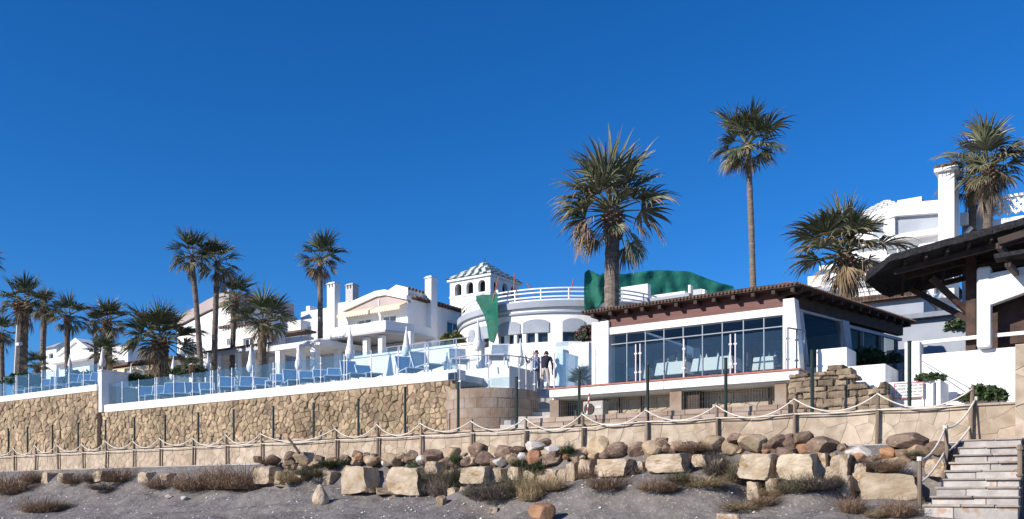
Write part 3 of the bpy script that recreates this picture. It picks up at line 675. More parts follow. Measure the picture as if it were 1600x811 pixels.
def chair(x, y, rz, label):
    ch = thing('dining_chair', label, 'chair', (x, y, Z_DECK), group='chairs at the restaurant tables', rz=rz)
    def rb(nm, *a): q = B(); q.box(*a); return q.ob(nm, 'brown_wood', ch, rel=True)
    rb('seat', -.22, .22, -.22, .22, .43, .47); rb('backrest', -.22, .22, .19, .22, .60, .95)
    for sx in (-.2, .2): rb('leg', sx - .02, sx + .02, -.21, -.17, 0, .429); rb('leg', sx - .02, sx + .02, .17, .21, 0, .60)
tx = [S(p, 25.9) for p in (1012, 1060, 1118, 1185)]
for i, (px, y, w_, lb) in enumerate(((1004, 26.2, .6, 'leftmost laid table with white cloth behind the glazing'), (1057, 25.8, .95, 'long white clothed table left of the middle glass posts'), (1121, 25.6, 1.2, 'white clothed table right of the middle glass posts'), (1200, 26.4, .6, 'rightmost white clothed table behind the glazing'))):
    table(S(px, y), y, w_, lb)
for px, y, rz, lb in ((978, 25.9, 1.5, 'brown chair left of the leftmost laid table'), (1030, 26.4, -1.4, 'brown chair between the two left tables'), (1090, 26.2, 1.3, 'brown chair behind the middle glass posts'), (1160, 26.1, -1.5, 'brown chair between the two right tables'), (1218, 26.2, .2, 'brown chair beside the right white pillar')):
    chair(S(px, y), y, rz, lb)
# white panel with dark spots, added to stand in for a reflection
t = thing('reflection_panel', 'slanted white panel with dark spots standing in for a reflection inside the restaurant', 'partition', (S(1050, 27.2), 27.2, Z_DECK))
x0, x1 = S(1022, 27.2), S(1082, 27.2)
q = B(); q.prism_y([(x0, Z_DECK + .5), (lerp(x0, x1, .9), Z_DECK + .35), (x1, Z_DECK + .6), (lerp(x0, x1, .95), 6.30), (lerp(x0, x1, .6), 6.36), (lerp(x0, x1, .3), 6.26), (x0, 6.20)], 27.2, 27.3); q.ob('panel', 'white', t)
for u, zz in ((.14, 5.9), (.42, 6.02), (.80, 6.08)): q = B(); q.tube([(lerp(x0, x1, u), 27.199, zz), (lerp(x0, x1, u), 27.18, zz)], .05, 10); q.ob('dark_spot', 'hull', t)
q = B(); q.box(lerp(x0, x1, .56), lerp(x0, x1, .60), 27.17, 27.198, Z_DECK, 6.4); q.ob('post', 'alu_dark', t)
# deck railing, corner turns inland at its right end
railing('deck_railing', 'glass railing along the front edge of the restaurant deck', [(S(866, 23.72), 23.72, Z_DECK), (S(1227, 23.72), 23.72, Z_DECK)], 1.10, 1.38, 'glass_clear', pm='steel_pink', double=2, lift=.04)
railing('corner_railing', 'short slate coloured railing closing the right end of the deck', [(S(1231, 23.72), 23.72, Z_DECK), (S(1231, 23.72) + .25, 24.42, Z_DECK)], 1.10, .35, 'glass_clear', pm='alu_dark', double=0, top=True)
# upright grey panel and glass left of the pavilion
b = B(); b.box(S(869, 25.2), S(887, 25.2), 25.2, 25.24, Z_DECK, 6.75); tag(b.ob('glass_screen', 'glass'), 'blue tinted glass screen at the left end of the deck', 'screen')
b = B(); P = [D(885, 606, 30.2), D(899, 606, 29.9), D(904, 557, 29.9), D(884, 551, 30.2)]; o = Vector((k, -c, 0)) * -.05
b.hexa([P[0], P[1], P[1] + o, P[0] + o], [P[3], P[2], P[2] + o, P[3] + o]); tag(b.ob('folded_lounger', 'sling_grey'), 'grey sling of a lounger stood upright left of the pavilion', 'lounger')

# ------------------------------------------------------------------ dry stone bank right of the deck
rg = random.Random(44); x0, x1 = S(1231, 23.3), S(1389, 23.3)
t = thing('dry_stone_bank', 'stack of rough brown stones right of the deck', 'wall', ((x0 + x1) / 2, 23.4, Z_PROM))
prof = [(0, 1.32), (.58, 1.36), (.64, 1.0), (.74, .85), (.84, .70), (.9, .95), (.96, .8), (1, .35)]
q = B(); pts = [(x0, Z_PROM - .1), (x1 - .15, Z_PROM - .1)] + [(lerp(x0, x1 - .15, u), Z_PROM + h * .86) for u, h in reversed(prof)]; q.prism_y(pts, 23.5, 24.2); q.ob('core', 'mortar', t)
for sd, poly in courses(x1 - x0, 1.42, 9, .14, .50, .034, rg):
    if sd[1] > interp(prof, sd[0] / (x1 - x0)) : continue
    dd = rg.uniform(0, .12)
    vv, f = stone_verts(poly, .008, .055, rg, lambda a, z, d: (x0 + a, 23.5 - dd - d * 1.0 - (.04 if d > 0 else 0), Z_PROM + z)); q = B(); q.add(vv, f)
    cc = sum(q.v, Vector()) / len(q.v); back = [Vector((p.x * .9 + cc.x * .1, 24.0, p.z * .9 + cc.z * .1)) for p in q.v[:len(poly)]]
    n = len(poly); m0 = len(q.v); q.v += back; q.f += [(m0 + i, m0 + (i + 1) % n, (i + 1) % n, i) for i in range(n)] + [tuple(range(m0 + n - 1, m0 - 1, -1))]
    q.ob('stone', 'dry_stone', t)
for i, (px, py) in enumerate(((1250, 647), (1278, 650), (1300, 648), (1330, 650))):
    p = D(px, py, 22.3); b = B(); b.box(p.x - .45, p.x + .45, p.y - .16, p.y + .16, p.z - .05, p.z + .02); o = b.ob('loose_slab', 'rock', bevel=.02); o.rotation_euler = (0, 0, 0)
    tag(o, nth(i) + ' thin dark stone slab from the left at the foot of the dry stones', 'slab', 'stone slabs below the dry stone bank')

# ------------------------------------------------------------------ white walls and planters on the right
def wbox(name, label, cat, x0, x1, y0, y1, z0, z1, m='white', bevel=.02):
    b = B(); b.box(x0, x1, y0, y1, z0, z1); return tag(b.ob(name, m, bevel=bevel), label, cat)
wbox('white_block', 'tall white block beside the slanted restaurant window', 'wall', -7.02, -6.21, 24.9, 25.9, Z_PROM, 5.70)
wbox('white_block', 'lower white block in front of the small restaurant windows', 'wall', -6.20, -5.17, 24.6, 26.2, Z_PROM, 5.13)
wbox('white_wall', 'white wall behind the red edged notice', 'wall', -5.10, -3.77, 24.0, 25.2, Z_PROM, 4.56)
wbox('drain_pipe', 'grey drain pipe on the white wall beside the notice', 'pipe', S(1458, 23.97), S(1460.5, 23.97), 23.94, 23.998, Z_PROM, 4.5, 'alu_dark', 0)
wbox('low_planter', 'low white planter with a rounded bush at the far right', 'planter', S(1478, 23.3), S(1568, 23.3), 23.3, 24.4, Z_PROM, 3.93)
xa, xb = S(1414, 25.5), S(1586, 25.4)
wbox('terrace_parapet', 'broad white parapet below the dark thatched shelter', 'wall', S(1440, 25.5), xb, 25.5, 25.8, Z_PROM, 5.42)
wbox('white_pier', 'squat white pier left of the broad white parapet', 'pier', xa, S(1437, 25.45), 25.45, 26.0, Z_PROM, 5.78)
t = thing('parapet_rail', 'white horizontal rail above the broad white parapet', 'rail', (S(1500, 25.6), 25.6, 5.42))
q = B(); q.beam((S(1437, 25.6), 25.6, 5.74), (S(1530, 25.6), 25.6, 5.76), .09, .09); q.ob('bar', 'white', t)
q = B(); q.beam((S(1555, 25.6), 25.6, 5.76), (S(1640, 25.6), 25.6, 5.76), .09, .09); q.ob('bar', 'white', t)
b = B(); b.tube([D(1437, 562, 23.3), D(1478, 586, 22.6), D(1521, 610, 22.0)], .012, 6); tag(b.ob('cable', 'alu_dark'), 'thin cable running down the white parapet', 'cable')
# notice board
vS = 23.93; x0, x1 = S(1397, vS), S(1443.5, vS); z0, z1 = Z(1420, 622, vS), Z(1420, 598, vS)
t = thing('notice_board', 'white notice with red border and four lines of print', 'sign', ((x0 + x1) / 2, vS, Z_PROM))
q = B(); q.box(x0, x1, vS - .02, vS, z0, z1); q.ob('board', 'white', t)
q = B(); bw = .022
q.box(x0, x1, vS - .024, vS - .0205, z1 - bw, z1); q.box(x0, x1, vS - .024, vS - .0205, z0, z0 + bw); q.box(x0, x0 + bw, vS - .024, vS - .0205, z0 + bw, z1 - bw); q.box(x1 - bw, x1, vS - .024, vS - .0205, z0 + bw, z1 - bw); q.ob('border', 'red', t)
rg = random.Random(2); q = B(); hh = (z1 - z0)
for r, (i0, i1) in enumerate(((.04, .97), (.09, .93), (.08, .95), (.11, .90))):
    zc = z1 - hh * (.19 + .205 * r); x = lerp(x0, x1, i0)
    while x < lerp(x0, x1, i1):                                        # word by word, letter-sized strokes
        for _ in range(rg.choice((2, 5, 7, 8, 9))):
            if x > lerp(x0, x1, i1): break
            ht = rg.uniform(.020, .026)
            q.box(x, x + .012, vS - .0235, vS - .0205, zc - ht, zc + ht)
            if rg.random() < .7: zz = zc + rg.choice((-.018, 0, .018)); q.box(x + .012, x + .021, vS - .0235, vS - .0205, zz - .005, zz + .005)
            x += .027
        x += .03
q.ob('lettering', 'ink', t)
for x in (x0 + .03, x1 - .03): q = B(); q.box(x - .012, x + .012, vS - .012, vS - .002, Z_PROM, z0 - .001); q.ob('leg', 'steel', t)

# ------------------------------------------------------------------ thatched shelter on the right
t = thing('thatched_shelter', 'black thatched shelter roof on brown posts at the right edge', 'shelter', (-3, 26, Z_PROM))
N0, N1 = Vector((-4.92, 24, 7.62)), Vector((0.4, 24, 8.36)); F0, F1 = Vector((-5.72, 27.8, 7.50)), Vector((.2, 27.8, 8.75))
mid = Vector((-5.75, 25.9, 7.50))
rim = [N1, N0.lerp(N1, .5), N0, N0 + Vector((-.40, .55, -.06)), mid + Vector((-.1, -.5, 0)), mid + Vector((-.1, .7, 0)), F0 + Vector((-.1, -.5, 0)), F0, F0.lerp(F1, .5), F1]
rg = random.Random(6); q = B(); n = len(rim); ctr = Vector((0.2, 25.9, 9.0)); th = Vector((0, 0, .17))
den = []
for a, b_ in zip(rim, rim[1:]):
    m_ = max(2, int((b_ - a).length / .12))
    den += [a.lerp(b_, i / m_) for i in range(m_)]
den.append(rim[-1]); n = len(den)
low = [p + Vector((rg.uniform(-.008, .008), rg.uniform(-.008, .008), rg.uniform(-.015, .01))) for p in den]; hi = [p + th + Vector((rg.uniform(-.008, .008), rg.uniform(-.008, .008), rg.uniform(-.01, .01))) for p in den]
lo2 = [p.lerp(Vector((p.x + .0, 25.9, p.z)), .75) + Vector((0, 0, .22)) for p in den]; hi2 = [p + Vector((0, 0, .2)) for p in lo2]
q.v = low + hi + lo2 + hi2
for i in range(n - 1):
    q.f += [(i, i + 1, n + i + 1, n + i), (n + i, n + i + 1, 3 * n + i + 1, 3 * n + i), (i + 1, i, 2 * n + i, 2 * n + i + 1)]
q.f += [tuple(range(2 * n, 3 * n)), tuple(range(4 * n - 1, 3 * n - 1, -1))]
q.ob('thatch', 'thatch', t)
q = B(); fr_ = []
for i in range(900):                                                   # ragged heather ends on the rim
    u = rg.random() * (n - 1); i0 = int(u); p = den[i0].lerp(den[i0 + 1], u - i0) + th * rg.random(); tan = (den[i0 + 1] - den[i0]).normalized(); outw = Vector((tan.y, -tan.x, 0)) * -1
    if (p + outw - Vector((-1, 25.9, p.z))).length < (p - Vector((-1, 25.9, p.z))).length: outw = -outw
    tip = p + outw * rg.uniform(.01, .04) + Vector((0, 0, -rg.uniform(.0, .05))); q.add([p - tan * .012, p + tan * .012, tip], [(0, 1, 2)])
tag(q.ob('heather_fringe', 'thatch', t), kind='stuff')
for i in range(9):                                                     # rafters under the thatch
    u = .06 + i * .09; a, b_ = N0.lerp(N1, u), F0.lerp(F1, u); a = a + Vector((0, .15, -.06)); b_ = b_ + Vector((0, -.1, -.06)); m_ = a.lerp(b_, .5) + Vector((0, 0, .2))
    q = B(); q.beam(a, m_, .07, .09); q.beam(m_, b_, .07, .09); q.ob('rafter', 'dark_wood', t)
for vv, dz in ((24.6, .0), (26.0, .16), (27.2, .02)):
    q = B(); a, b_ = N0.lerp(N1, .03), N1; q.beam((a.x - .2, vv, a.z - .18 + dz), (b_.x, vv, b_.z - .18 + dz), .11, .13); q.ob('purlin', 'dark_wood', t)
for px, y0, y1, vv, m_, w_ in ((1518, 352, 548, 25.9, 'shelter_wood', .25),):
    x = S(px, vv); q = B(); q.box(x - w_ / 2, x + w_ / 2, vv - w_ / 2, vv + w_ / 2, 5.0, 8.0); q.ob('post', m_, t, bevel=.02)
    zq = Z(1514, 490, vv); q = B(); q.beam((x - .05, vv, zq), (S(1455, 25.4), 25.4, Z(1455, 434, 25.4)), .12, .14); q.ob('brace', 'shelter_wood', t)
    q = B(); q.beam((x - .05, vv + .05, Z(1514, 500, vv)), (S(1425, 27.0), 27.0, Z(1425, 452, 27.0)), .12, .14); q.ob('brace', 'dark_wood', t)
x = S(1518, 25.9)
q = B(); q.box(x + .2, x + 4, 26.4, 26.5, 5.4, 7.9); q.ob('board_wall', 'shelter_wood', t)
q = B(); q.beam((x - .2, 25.9, 7.55), (x + 4, 25.9, 7.75), .16, .2); q.ob('wall_plate', 'dark_wood', t)
for i in range(8): q = B(); xx = x + .35 + i * .3; q.box(xx, xx + .285, 26.37, 26.397, 5.41, 7.4); q.ob('board', 'shelter_wood', t)
for i, (px, py) in enumerate(((1558, 384), (1563, 384), (1572, 412), (1577, 412))):
    p = Vector((S(px, 23.9), 23.9, Z(px, py, 23.9))); q = B(); q.beam(p, p + Vector((.05, 1.4, .05)), .055, .13); q.ob('beam_end', 'shelter_wood', t)
q = B(); a, b_ = Vector((S(1555, 23.95), 23.95, Z(1555, 404, 23.95))), Vector((S(1640, 23.95), 23.95, Z(1640, 390, 23.95))); q.beam(a, b_, .5, .10); q.ob('lower_eave', 'thatch', t)
q = B(); a, b_ = Vector((S(1560, 23.9), 23.9, Z(1560, 378, 23.9))), Vector((S(1640, 23.9), 23.9, Z(1640, 352, 23.9))); q.beam(a, b_, .12, .16); q.ob('beam', 'dark_wood', t)
# white pillar and arm in front of the shelter
t = thing('white_pillar', 'white square pillar with a thick white arm under the thatch', 'pillar', (S(1538, 25.35), 25.35, 5.4))
xa, xb = S(1526, 25.3), S(1549, 25.3); vA = 25.25
q = B(); q.box(xa, xb, vA, vA + .35, 5.424, 7.47); q.ob('shaft', 'white', t, bevel=.07)
xe = S(1660, vA); q = B(); q.prism_y([(xb - .02, Z(1550, 476, vA)), (xe, Z(1600, 452, vA) + .15), (xe, 7.40), (xb - .02, 7.28)], vA + .02, vA + .3); q.ob('arm', 'white', t, bevel=.02)
q = B(); q.box(xb + .06, xe, vA + .8, vA + .9, 5.4, 7.2); q.ob('shutter', 'shelter_wood', t)
# ------------------------------------------------------------------ stairs down to the beach (right)
t = thing('beach_stairs', 'pale stone stairs leading down to the sand at the right', 'stairs', (S(1515, 19.5), 19.5, 1.4))
rg = random.Random(77)
for i in range(9):                                                     # top step first
    zt = Z_PATH + .03 - .168 * i; v0 = 21.0 - .30 * (i + 1); xl = S(1506 - 7.2 * i, v0); xr = S(1596 - .6 * i, v0)
    if i == 8: xl -= .05
    x = xl
    while x < xr - .05:
        L = min(rg.uniform(.5, 1.0), xr - x)
        if xr - x - L < .2: L = xr - x
        q = B(); q.box(x + .004, x + L - .004, v0 + rg.uniform(0, .03), v0 + .34, zt - .30, zt - .042); q.ob('riser_block', 'step', t, bevel=.014); x += L
    x = xl - .03
    while x < xr:
        L = min(rg.uniform(.5, .9), xr + .03 - x); q = B(); q.box(x + .004, x + L - .004, v0 - .035 + rg.uniform(-.022, .022), v0 + .335, zt - .04, zt + rg.uniform(-.010, .012)); q.ob('tread', 'tread', t, bevel=.014); x += L
q = B(); q.hexa([(S(1506, 20.7), 20.95, 1.2), (S(1596, 20.7), 20.95, 1.2), (S(1594, 18.4), 18.35, 1.0), (S(1442, 18.4), 18.35, 1.0)][::-1], [(S(1508, 20.7), 20.95, 2.7), (S(1595, 20.7), 20.95, 2.7), (S(1592, 18.4), 18.4, 1.25), (S(1446, 18.4), 18.4, 1.25)][::-1]); q.ob('core', 'mortar', t)
# rope rail down the stairs
t = thing('stair_rope_rail', 'rope handrail on bent posts down the left of the beach stairs', 'handrail', D(1437, 790, 17.3))
P1, P2, P3 = (D(1437, 795, 17.2), D(1437, 716, 17.2)), (D(1474, 748, 18.4), D(1477, 667, 18.6)), (D(1517, 694, 19.5), D(1524, 622, 19.3))
for (a, b_), bend in ((P1, 0), (P2, .05), (P3, .08)):
    q = B(); m_ = a.lerp(b_, .55) + Vector((bend, 0, 0)); q.tube([a, m_, b_], .042, 8); q.ob('post', 'wood_post', t)
    q = B(); q.tube([b_ - Vector((0, 0, .05)), b_ + Vector((0, 0, .03))], .052, 8); q.ob('cap', 'rope', t)
for (a0, a), (b0, b_), lo in ((P1, P2, 0), (P2, P3, 0), (P1, P2, .47), (P2, P3, .5)):
    p0, p1 = b_.lerp(b0, lo), a.lerp(a0, lo); pts = []
    for j in range(13): u = j / 12; pts.append(p1.lerp(p0, u) + Vector((0, -.03, -.03 - (.16 if not lo else .08) * 4 * u * (1 - u))))
    q = B(); q.tube(pts, .021, 6); q.ob('rope', 'rope', t, smooth=True)
b = B(); p = D(1594, 795, 17.0); b.tube([p, p + Vector((0, 0, 1.22))], .045, 8); b.tube([p + Vector((0, 0, 1.12)), p + Vector((0, 0, 1.17))], .07, 8); b.tube([p + Vector((0, 0, .62)), p + Vector((0, 0, .66))], .07, 8)
tag(b.ob('stair_post', 'wood_post'), 'wooden post at the right side of the beach stairs', 'post')

# ------------------------------------------------------------------ loungers
def make_lounger(sling, bx=-.44, bz=.98):
    t = thing('sun_lounger', 'lounger', 'sun lounger')
    q = B(); fr = .022
    for sy in (-.31, .31):
        q.tube([(-.10, sy, .36), (1.25, sy, .36)], fr, 6); q.tube([(0, sy, .37), (bx, sy, bz)], fr, 6); q.tube([(bx * .68, sy, .37 + (bz - .37) * .64), (-.38, sy, .36), (-.1, sy, .36)], fr * .8, 6)
    q.tube([(1.25, -.31, .36), (1.25, .31, .36)], fr, 6); q.tube([(bx, -.31, bz), (bx, .31, bz)], fr, 6); q.tube([(0, -.31, .36), (0, .31, .36)], fr, 6)
    q.ob('frame', 'plastic', t, rel=True)
    for x in (.08, 1.15):
        for sy in (-.31, .31): q = B(); q.tube([(x, sy, .35), (x + (.06 if x > 1 else -.06), sy, 0)], .022, 6); q.ob('leg', 'plastic', t, rel=True)
    q = B(); n = 6; pts = [(lerp(.02, 1.23, i / n), .365 - .02 * math.sin(math.pi * i / n)) for i in range(n + 1)]
    for (xa, za), (xb_, zb_) in zip(pts, pts[1:]): q.add([(xa, -.29, za), (xb_, -.29, zb_), (xb_, .29, zb_), (xa, .29, za), (xa, -.29, za - .012), (xb_, -.29, zb_ - .012), (xb_, .29, zb_ - .012), (xa, .29, za - .012)], [(0, 1, 2, 3), (7, 6, 5, 4), (0, 4, 5, 1), (3, 2, 6, 7)])
    q.ob('seat', sling, t, rel=True)
    q = B(); q.hexa([(-.008, -.29, .385), (.004, -.29, .377), (.004, .29, .377), (-.008, .29, .385)], [(bx - .005, -.29, bz - .005), (bx + .01, -.29, bz), (bx + .01, .29, bz), (bx - .005, .29, bz - .005)]); q.ob('backrest', sling, t, rel=True)
    return t
protos = {}
def lounger(px, v, z, az, label, group, sling='sling', scale=1.0, pose=0):
    key = (sling, pose)
    if key not in protos: protos[key] = make_lounger(sling, *((-.44, .98), (-.56, .88), (-.34, 1.03))[pose]); t = protos[key]
    else: t = copy_tree(protos[key])
    t.location = (S(px, v), v, z); t.rotation_euler = (0, 0, az); t.scale = (scale,) * 3
    tag(t, label, 'sun lounger', group)
rg = random.Random(17); az0 = math.atan2(-.6, .8)
for i, px in enumerate((33, 44, 58, 69, 84, 95, 114, 127, 147)):
    lounger(px + 3, 25.0, Z_TER2, az0 + rg.uniform(-.22, .22), nth(i) + ' blue lounger from the left on the higher terrace', 'loungers on the higher terrace', pose=rg.choice((0, 0, 1, 2)))
for i, px in enumerate((224, 243, 262, 279, 298, 320, 351, 382, 405, 429, 452, 476, 498, 519, 543, 568)):
    lounger(px + 4, 25.3 + rg.uniform(-.15, .35), Z_TER, az0 + rg.uniform(-.22, .22), nth(i) + ' blue lounger from the left on the lower terrace', 'loungers on the lower terrace', pose=rg.choice((0, 0, 1, 2)))
lounger(635, 25.6, Z_TER, az0 + .05, 'blue lounger below the closed parasol near the white parapet', 'loungers by the white parapet', scale=1.08)
lounger(660, 25.7, Z_TER + .1, az0 + .15, 'grey blue lounger just left of the curved bastion terrace', 'loungers by the white parapet', 'sling_grey', 1.1)
lounger(716, 26.8, 6.32, math.atan2(-c, k) + .12, 'grey blue lounger facing the sea on the raised white ledge', 'loungers by the white parapet', 'sling_grey', 1.05)
lounger(780, 26.9, 6.32, math.atan2(-c, k) - .1, 'grey blue lounger above the curved bastion railing', 'loungers by the white parapet', 'sling_grey', 1.05)

# ------------------------------------------------------------------ closed parasols
def parasol(px, ytop, ybot, v, z0, label):
    x = S(px, v); zt = Z(px, ytop, v); zb = Z(px, ybot, v); t = thing('closed_parasol', label, 'parasol', (x, v, z0), 'closed white parasols')
    q = B(); q.tube([(x, v, z0), (x, v, zt - .05)], .025, 8); q.ob('pole', 'plastic', t)
    q = B(); q.tube([(x, v, z0), (x, v, z0 + .06), (x, v, z0 + .09)], [.25, .25, .10], 14); q.ob('base', 'concrete', t)
    n = 16; b_ = B(); H = zt - zb; W = min(.2, .13 * H + .02)
    prof = [(0, .55), (.04, .75), (.12, 1), (.25, 1.0), (.36, .82), (.40, .70), (.55, .62), (.75, .42), (.9, .22), (1, .04)]
    for u, r in prof:
        for j in range(n):
            a = 2 * math.pi * j / n; rr = W * r * (1 + .16 * (1 if j % 2 else -1) * (1 - u)); b_.v.append(Vector((x + rr * math.cos(a), v + rr * math.sin(a), zb + H * u)))
    for i in range(len(prof) - 1):
        for j in range(n): b_.f.append((i * n + j, i * n + (j + 1) % n, (i + 1) * n + (j + 1) % n, (i + 1) * n + j))
    b_.f.append(tuple(range((len(prof) - 1) * n, len(prof) * n))); b_.f.append(tuple(range(n))[::-1])
    cn = b_.ob('canopy', 'canvas', t, smooth=True)
    q = B(); q.tube([(x, v, zt - .03), (x, v, zt + .06)], [.03, .015], 8); q.ob('finial', 'plastic', cn)
    q = B(); q.tube([(x, v, zb + H * .38), (x, v, zb + H * .41)], W * .85, 12); q.ob('tie', 'plastic', cn)
for px, yt, yb, v, zz, lb in ((67, 563, 591, 27, Z_TER2, 'closed white parasol beside the thick trunked palm at far left'), (109, 556, 589, 27, Z_TER2, 'closed white parasol right of the far left parasol'),
        (160, 544, 573, 26.3, Z_TER2, 'closed white parasol above the white end pier'), (205, 570, 598, 27.5, Z_TER, 'closed white parasol in front of the cream awning'), (271, 558, 594, 26.6, Z_TER, 'closed white parasol left of the two tall slender palms'),
        (325, 553, 590, 27, Z_TER, 'closed white parasol between the two tall slender palm trunks'), (392, 541, 582, 26.6, Z_TER, 'closed white parasol left of the shaggy short palm trunk'), (467, 539, 578, 26.6, Z_TER, 'closed white parasol left of the single middle palm'),
        (547, 513, 561, 26.4, Z_TER, 'closed white parasol in front of the flat porch roof'), (635, 512, 556, 26.4, Z_TER, 'closed white parasol left of the yellow green bush'), (747, 500, 548, 26.8, Z_TER, 'closed white parasol below the hanging green net'),
        (813, 531, 572, 32.4, Z_TER, 'broad closed white parasol left of the man in blue')):
    parasol(px, yt, yb, v, zz, lb)
# lamp post at far left
t = thing('lamp_post', 'slim pale lamp post with floodlights beside the far left palm', 'lamp post', (S(22, 24.8), 24.8, Z_TER2))
a, b_ = Vector((S(21, 24.8), 24.8, Z_TER2)), Vector((S(27, 24.8), 24.8, Z(27, 508, 24.8))); q = B(); q.tube([a, b_], [.06, .045], 8); q.ob('pole', 'white_old', t)
for u, sx in ((.74, .35), (.32, -.2)):
    p = a.lerp(b_, u); q = B(); q.beam(p, p + Vector((sx, 0, 0)), .04, .04); q.ob('arm', 'white_old', t)
    q = B(); q.hexa([p + Vector((sx - .14, -.12, -.1)), p + Vector((sx + .14, -.12, -.1)), p + Vector((sx + .16, .1, -.06)), p + Vector((sx - .16, .1, -.06))], [p + Vector((sx - .14, -.14, .05)), p + Vector((sx + .14, -.14, .05)), p + Vector((sx + .1, .1, .1)), p + Vector((sx - .1, .1, .1))]); q.ob('lamp_head', 'plastic', t, bevel=.02)
# floodlight at the end of the coping
t = thing('floodlight', 'small glass floodlight on the end of the lower coping', 'lamp', (S(707, 23.7), 23.7, 5.5))
p = Vector((S(707, 23.72), 23.72, 5.72)); q = B(); q.box(p.x - .16, p.x + .16, p.y - .06, p.y + .06, p.z - .14, p.z + .14); q.ob('housing', 'alu_dark', t, bevel=.02)
q = B(); q.box(p.x - .13, p.x + .13, p.y - .066, p.y - .061, p.z - .11, p.z + .11); q.ob('lens', 'window', t)

# ------------------------------------------------------------------ white parapets of the raised terraces
sa, sb = S(548, 28.0), S(752, 28.0)
t = thing('raised_parapet', 'long white parapet behind the loungers of the raised terrace', 'wall', ((sa + sb) / 2, 28, Z_TER))
q = B(); q.box(sa, sb, 28.0, 28.25, Z_TER, 7.62); q.ob('wall', 'white', t, bevel=.02)
q = B(); q.box(sa - .03, sb + .03, 27.95, 28.3, 7.622, 7.72); q.ob('coping', 'white_old', t, bevel=.02)
q = B(); q.box(S(690, 27.97), sb - .1, 27.965, 27.998, 7.0, 7.08); q.ob('ledge_line', 'grey_wall', t)
wbox('white_ledge', 'raised white ledge carrying the two sea facing loungers', 'ledge', S(672, 26.1), S(796, 26.1), 26.1, 27.93, Z_TER - .5, 6.32, 'white_old')
t = thing('parapet_handrail', 'thin steel handrail along the raised white parapet', 'handrail', (sa, 28.1, 7.72))
q = B(); q.tube([(sa + 2, 28.1, 7.95), (sb, 28.1, 7.95)], .02, 6); q.ob('rail', 'steel', t)
for i in range(8): x = lerp(sa + 2, sb, i / 7); q = B(); q.tube([(x, 28.1, 7.71), (x, 28.1, 7.95)], .018, 6); q.ob('post', 'steel', t)
sa, sb = S(745, 33.5), S(935, 33.5)
t = thing('garden_parapet', 'stepped white garden wall behind the two men', 'wall', ((sa + sb) / 2, 33.5, Z_TER))
q = B(); q.box(sa, S(893, 33.5), 33.5, 33.8, Z_TER, Z(850, 544, 33.5)); q.ob('wall', 'white', t, bevel=.02)
q = B(); q.box(S(893, 33.0), S(920, 33.0), 33.0, 33.4, Z_TER, Z(905, 536, 33.0)); q.ob('pier', 'white_old', t, bevel=.02)
q = B(); q.box(S(862, 31.5), S(880, 31.5), 31.5, 32.0, Z_TER, Z(870, 546, 31.5)); q.ob('pier', 'white', t, bevel=.04)

# ------------------------------------------------------------------ round white building with roof terrace
CB = D(884, 0, 47.5); cbx, cby, RB = CB.x, CB.y, 5.6
t = thing('round_building', 'white rounded building with grey arches and roof terrace railing', 'building', (cbx, cby, Z_TER))
def apx(px):                                                           # bearing on the drum of a picture column
    dx = (px - CX) / F; d = Vector((c * dx - k, k * dx + c)); o = Vector((-cbx, -cby)); bq = d.dot(o); cq = o.dot(o) - RB * RB; aq = d.dot(d)
    disc = bq * bq - aq * cq
    u = (-bq - math.sqrt(max(0, disc))) / aq; p = Vector((d.x * u - cbx, d.y * u - cby)); return math.atan2(p.y, p.x)
a0, a1 = ang0 - 1.75, ang0 + 1.2
zw = lambda py: EZ + (HY - py) * 42.0 / F
def ring(name, m, r0, r1, z0, z1, aa=a0, ab=a1, n=48): q = B(); q.arc(cbx, cby, r0, r1, aa, ab, z0, z1, n); return q.ob(name, m, t)
wins = [(779, 788), (793, 803), (807, 816), (822, 836), (840, 856), (879, 910), (752, 764), (735, 745)]
wa = sorted((apx(p), apx(q_)) for p, q_ in wins)
zlo, zhi = zw(534), zw(518)
ring('wall', 'white', RB - .3, RB, Z_TER, zlo); ring('wall', 'white', RB - .3, RB, zhi, zw(470))
edges = [a0] + [e for p in wa for e in p] + [a1]
for i in range(0, len(edges), 2): ring('pier', 'white', RB - .3, RB, zlo + .001, zhi - .001, edges[i], edges[i + 1], max(2, int((edges[i + 1] - edges[i]) / .06)))
for p, q_ in wa:
    f = ring('window', 'alu_dark', RB - .22, RB - .19, zlo, zhi, p, q_, 4)
    q = B(); q.arc(cbx, cby, RB - .185, RB - .18, lerp(p, q_, .08), lerp(p, q_, .92), zlo + .06, zhi - .06, 4); q.ob('pane', 'window', f)
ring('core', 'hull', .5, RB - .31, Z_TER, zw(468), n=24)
for p, q_ in ((779, 813), (817, 858), (879, 913), (746, 766), (733, 742)):   # arched grey panels above the windows
    pa, pb = apx(p), apx(q_); n = 12; q = B(); zb, zt = zw(519), zw(498)
    for r in (RB + .001, RB + .05):
        for i in range(n + 1):
            a = lerp(pa, pb, i / n); u = 2 * i / n - 1; z = lerp(zb, zt, .66 + .34 * math.sqrt(max(0, 1 - u * u * .95)))
            q.v += [Vector((cbx + r * math.cos(a), cby + r * math.sin(a), zb)), Vector((cbx + r * math.cos(a), cby + r * math.sin(a), z))]
    m_ = 2 * (n + 1)
    for i in range(n):
        j = 2 * i; q.f += [(m_ + j, m_ + j + 2, m_ + j + 3, m_ + j + 1), (j + 1, j + 3, m_ + j + 3, m_ + j + 1), (j, j + 2, m_ + j + 2, m_ + j)]
    q.f += [(0, 1, m_ + 1, m_), (2 * n, 2 * n + 1, m_ + 2 * n + 1, m_ + 2 * n)]
    q.ob('arch_panel', 'greyblue', t)
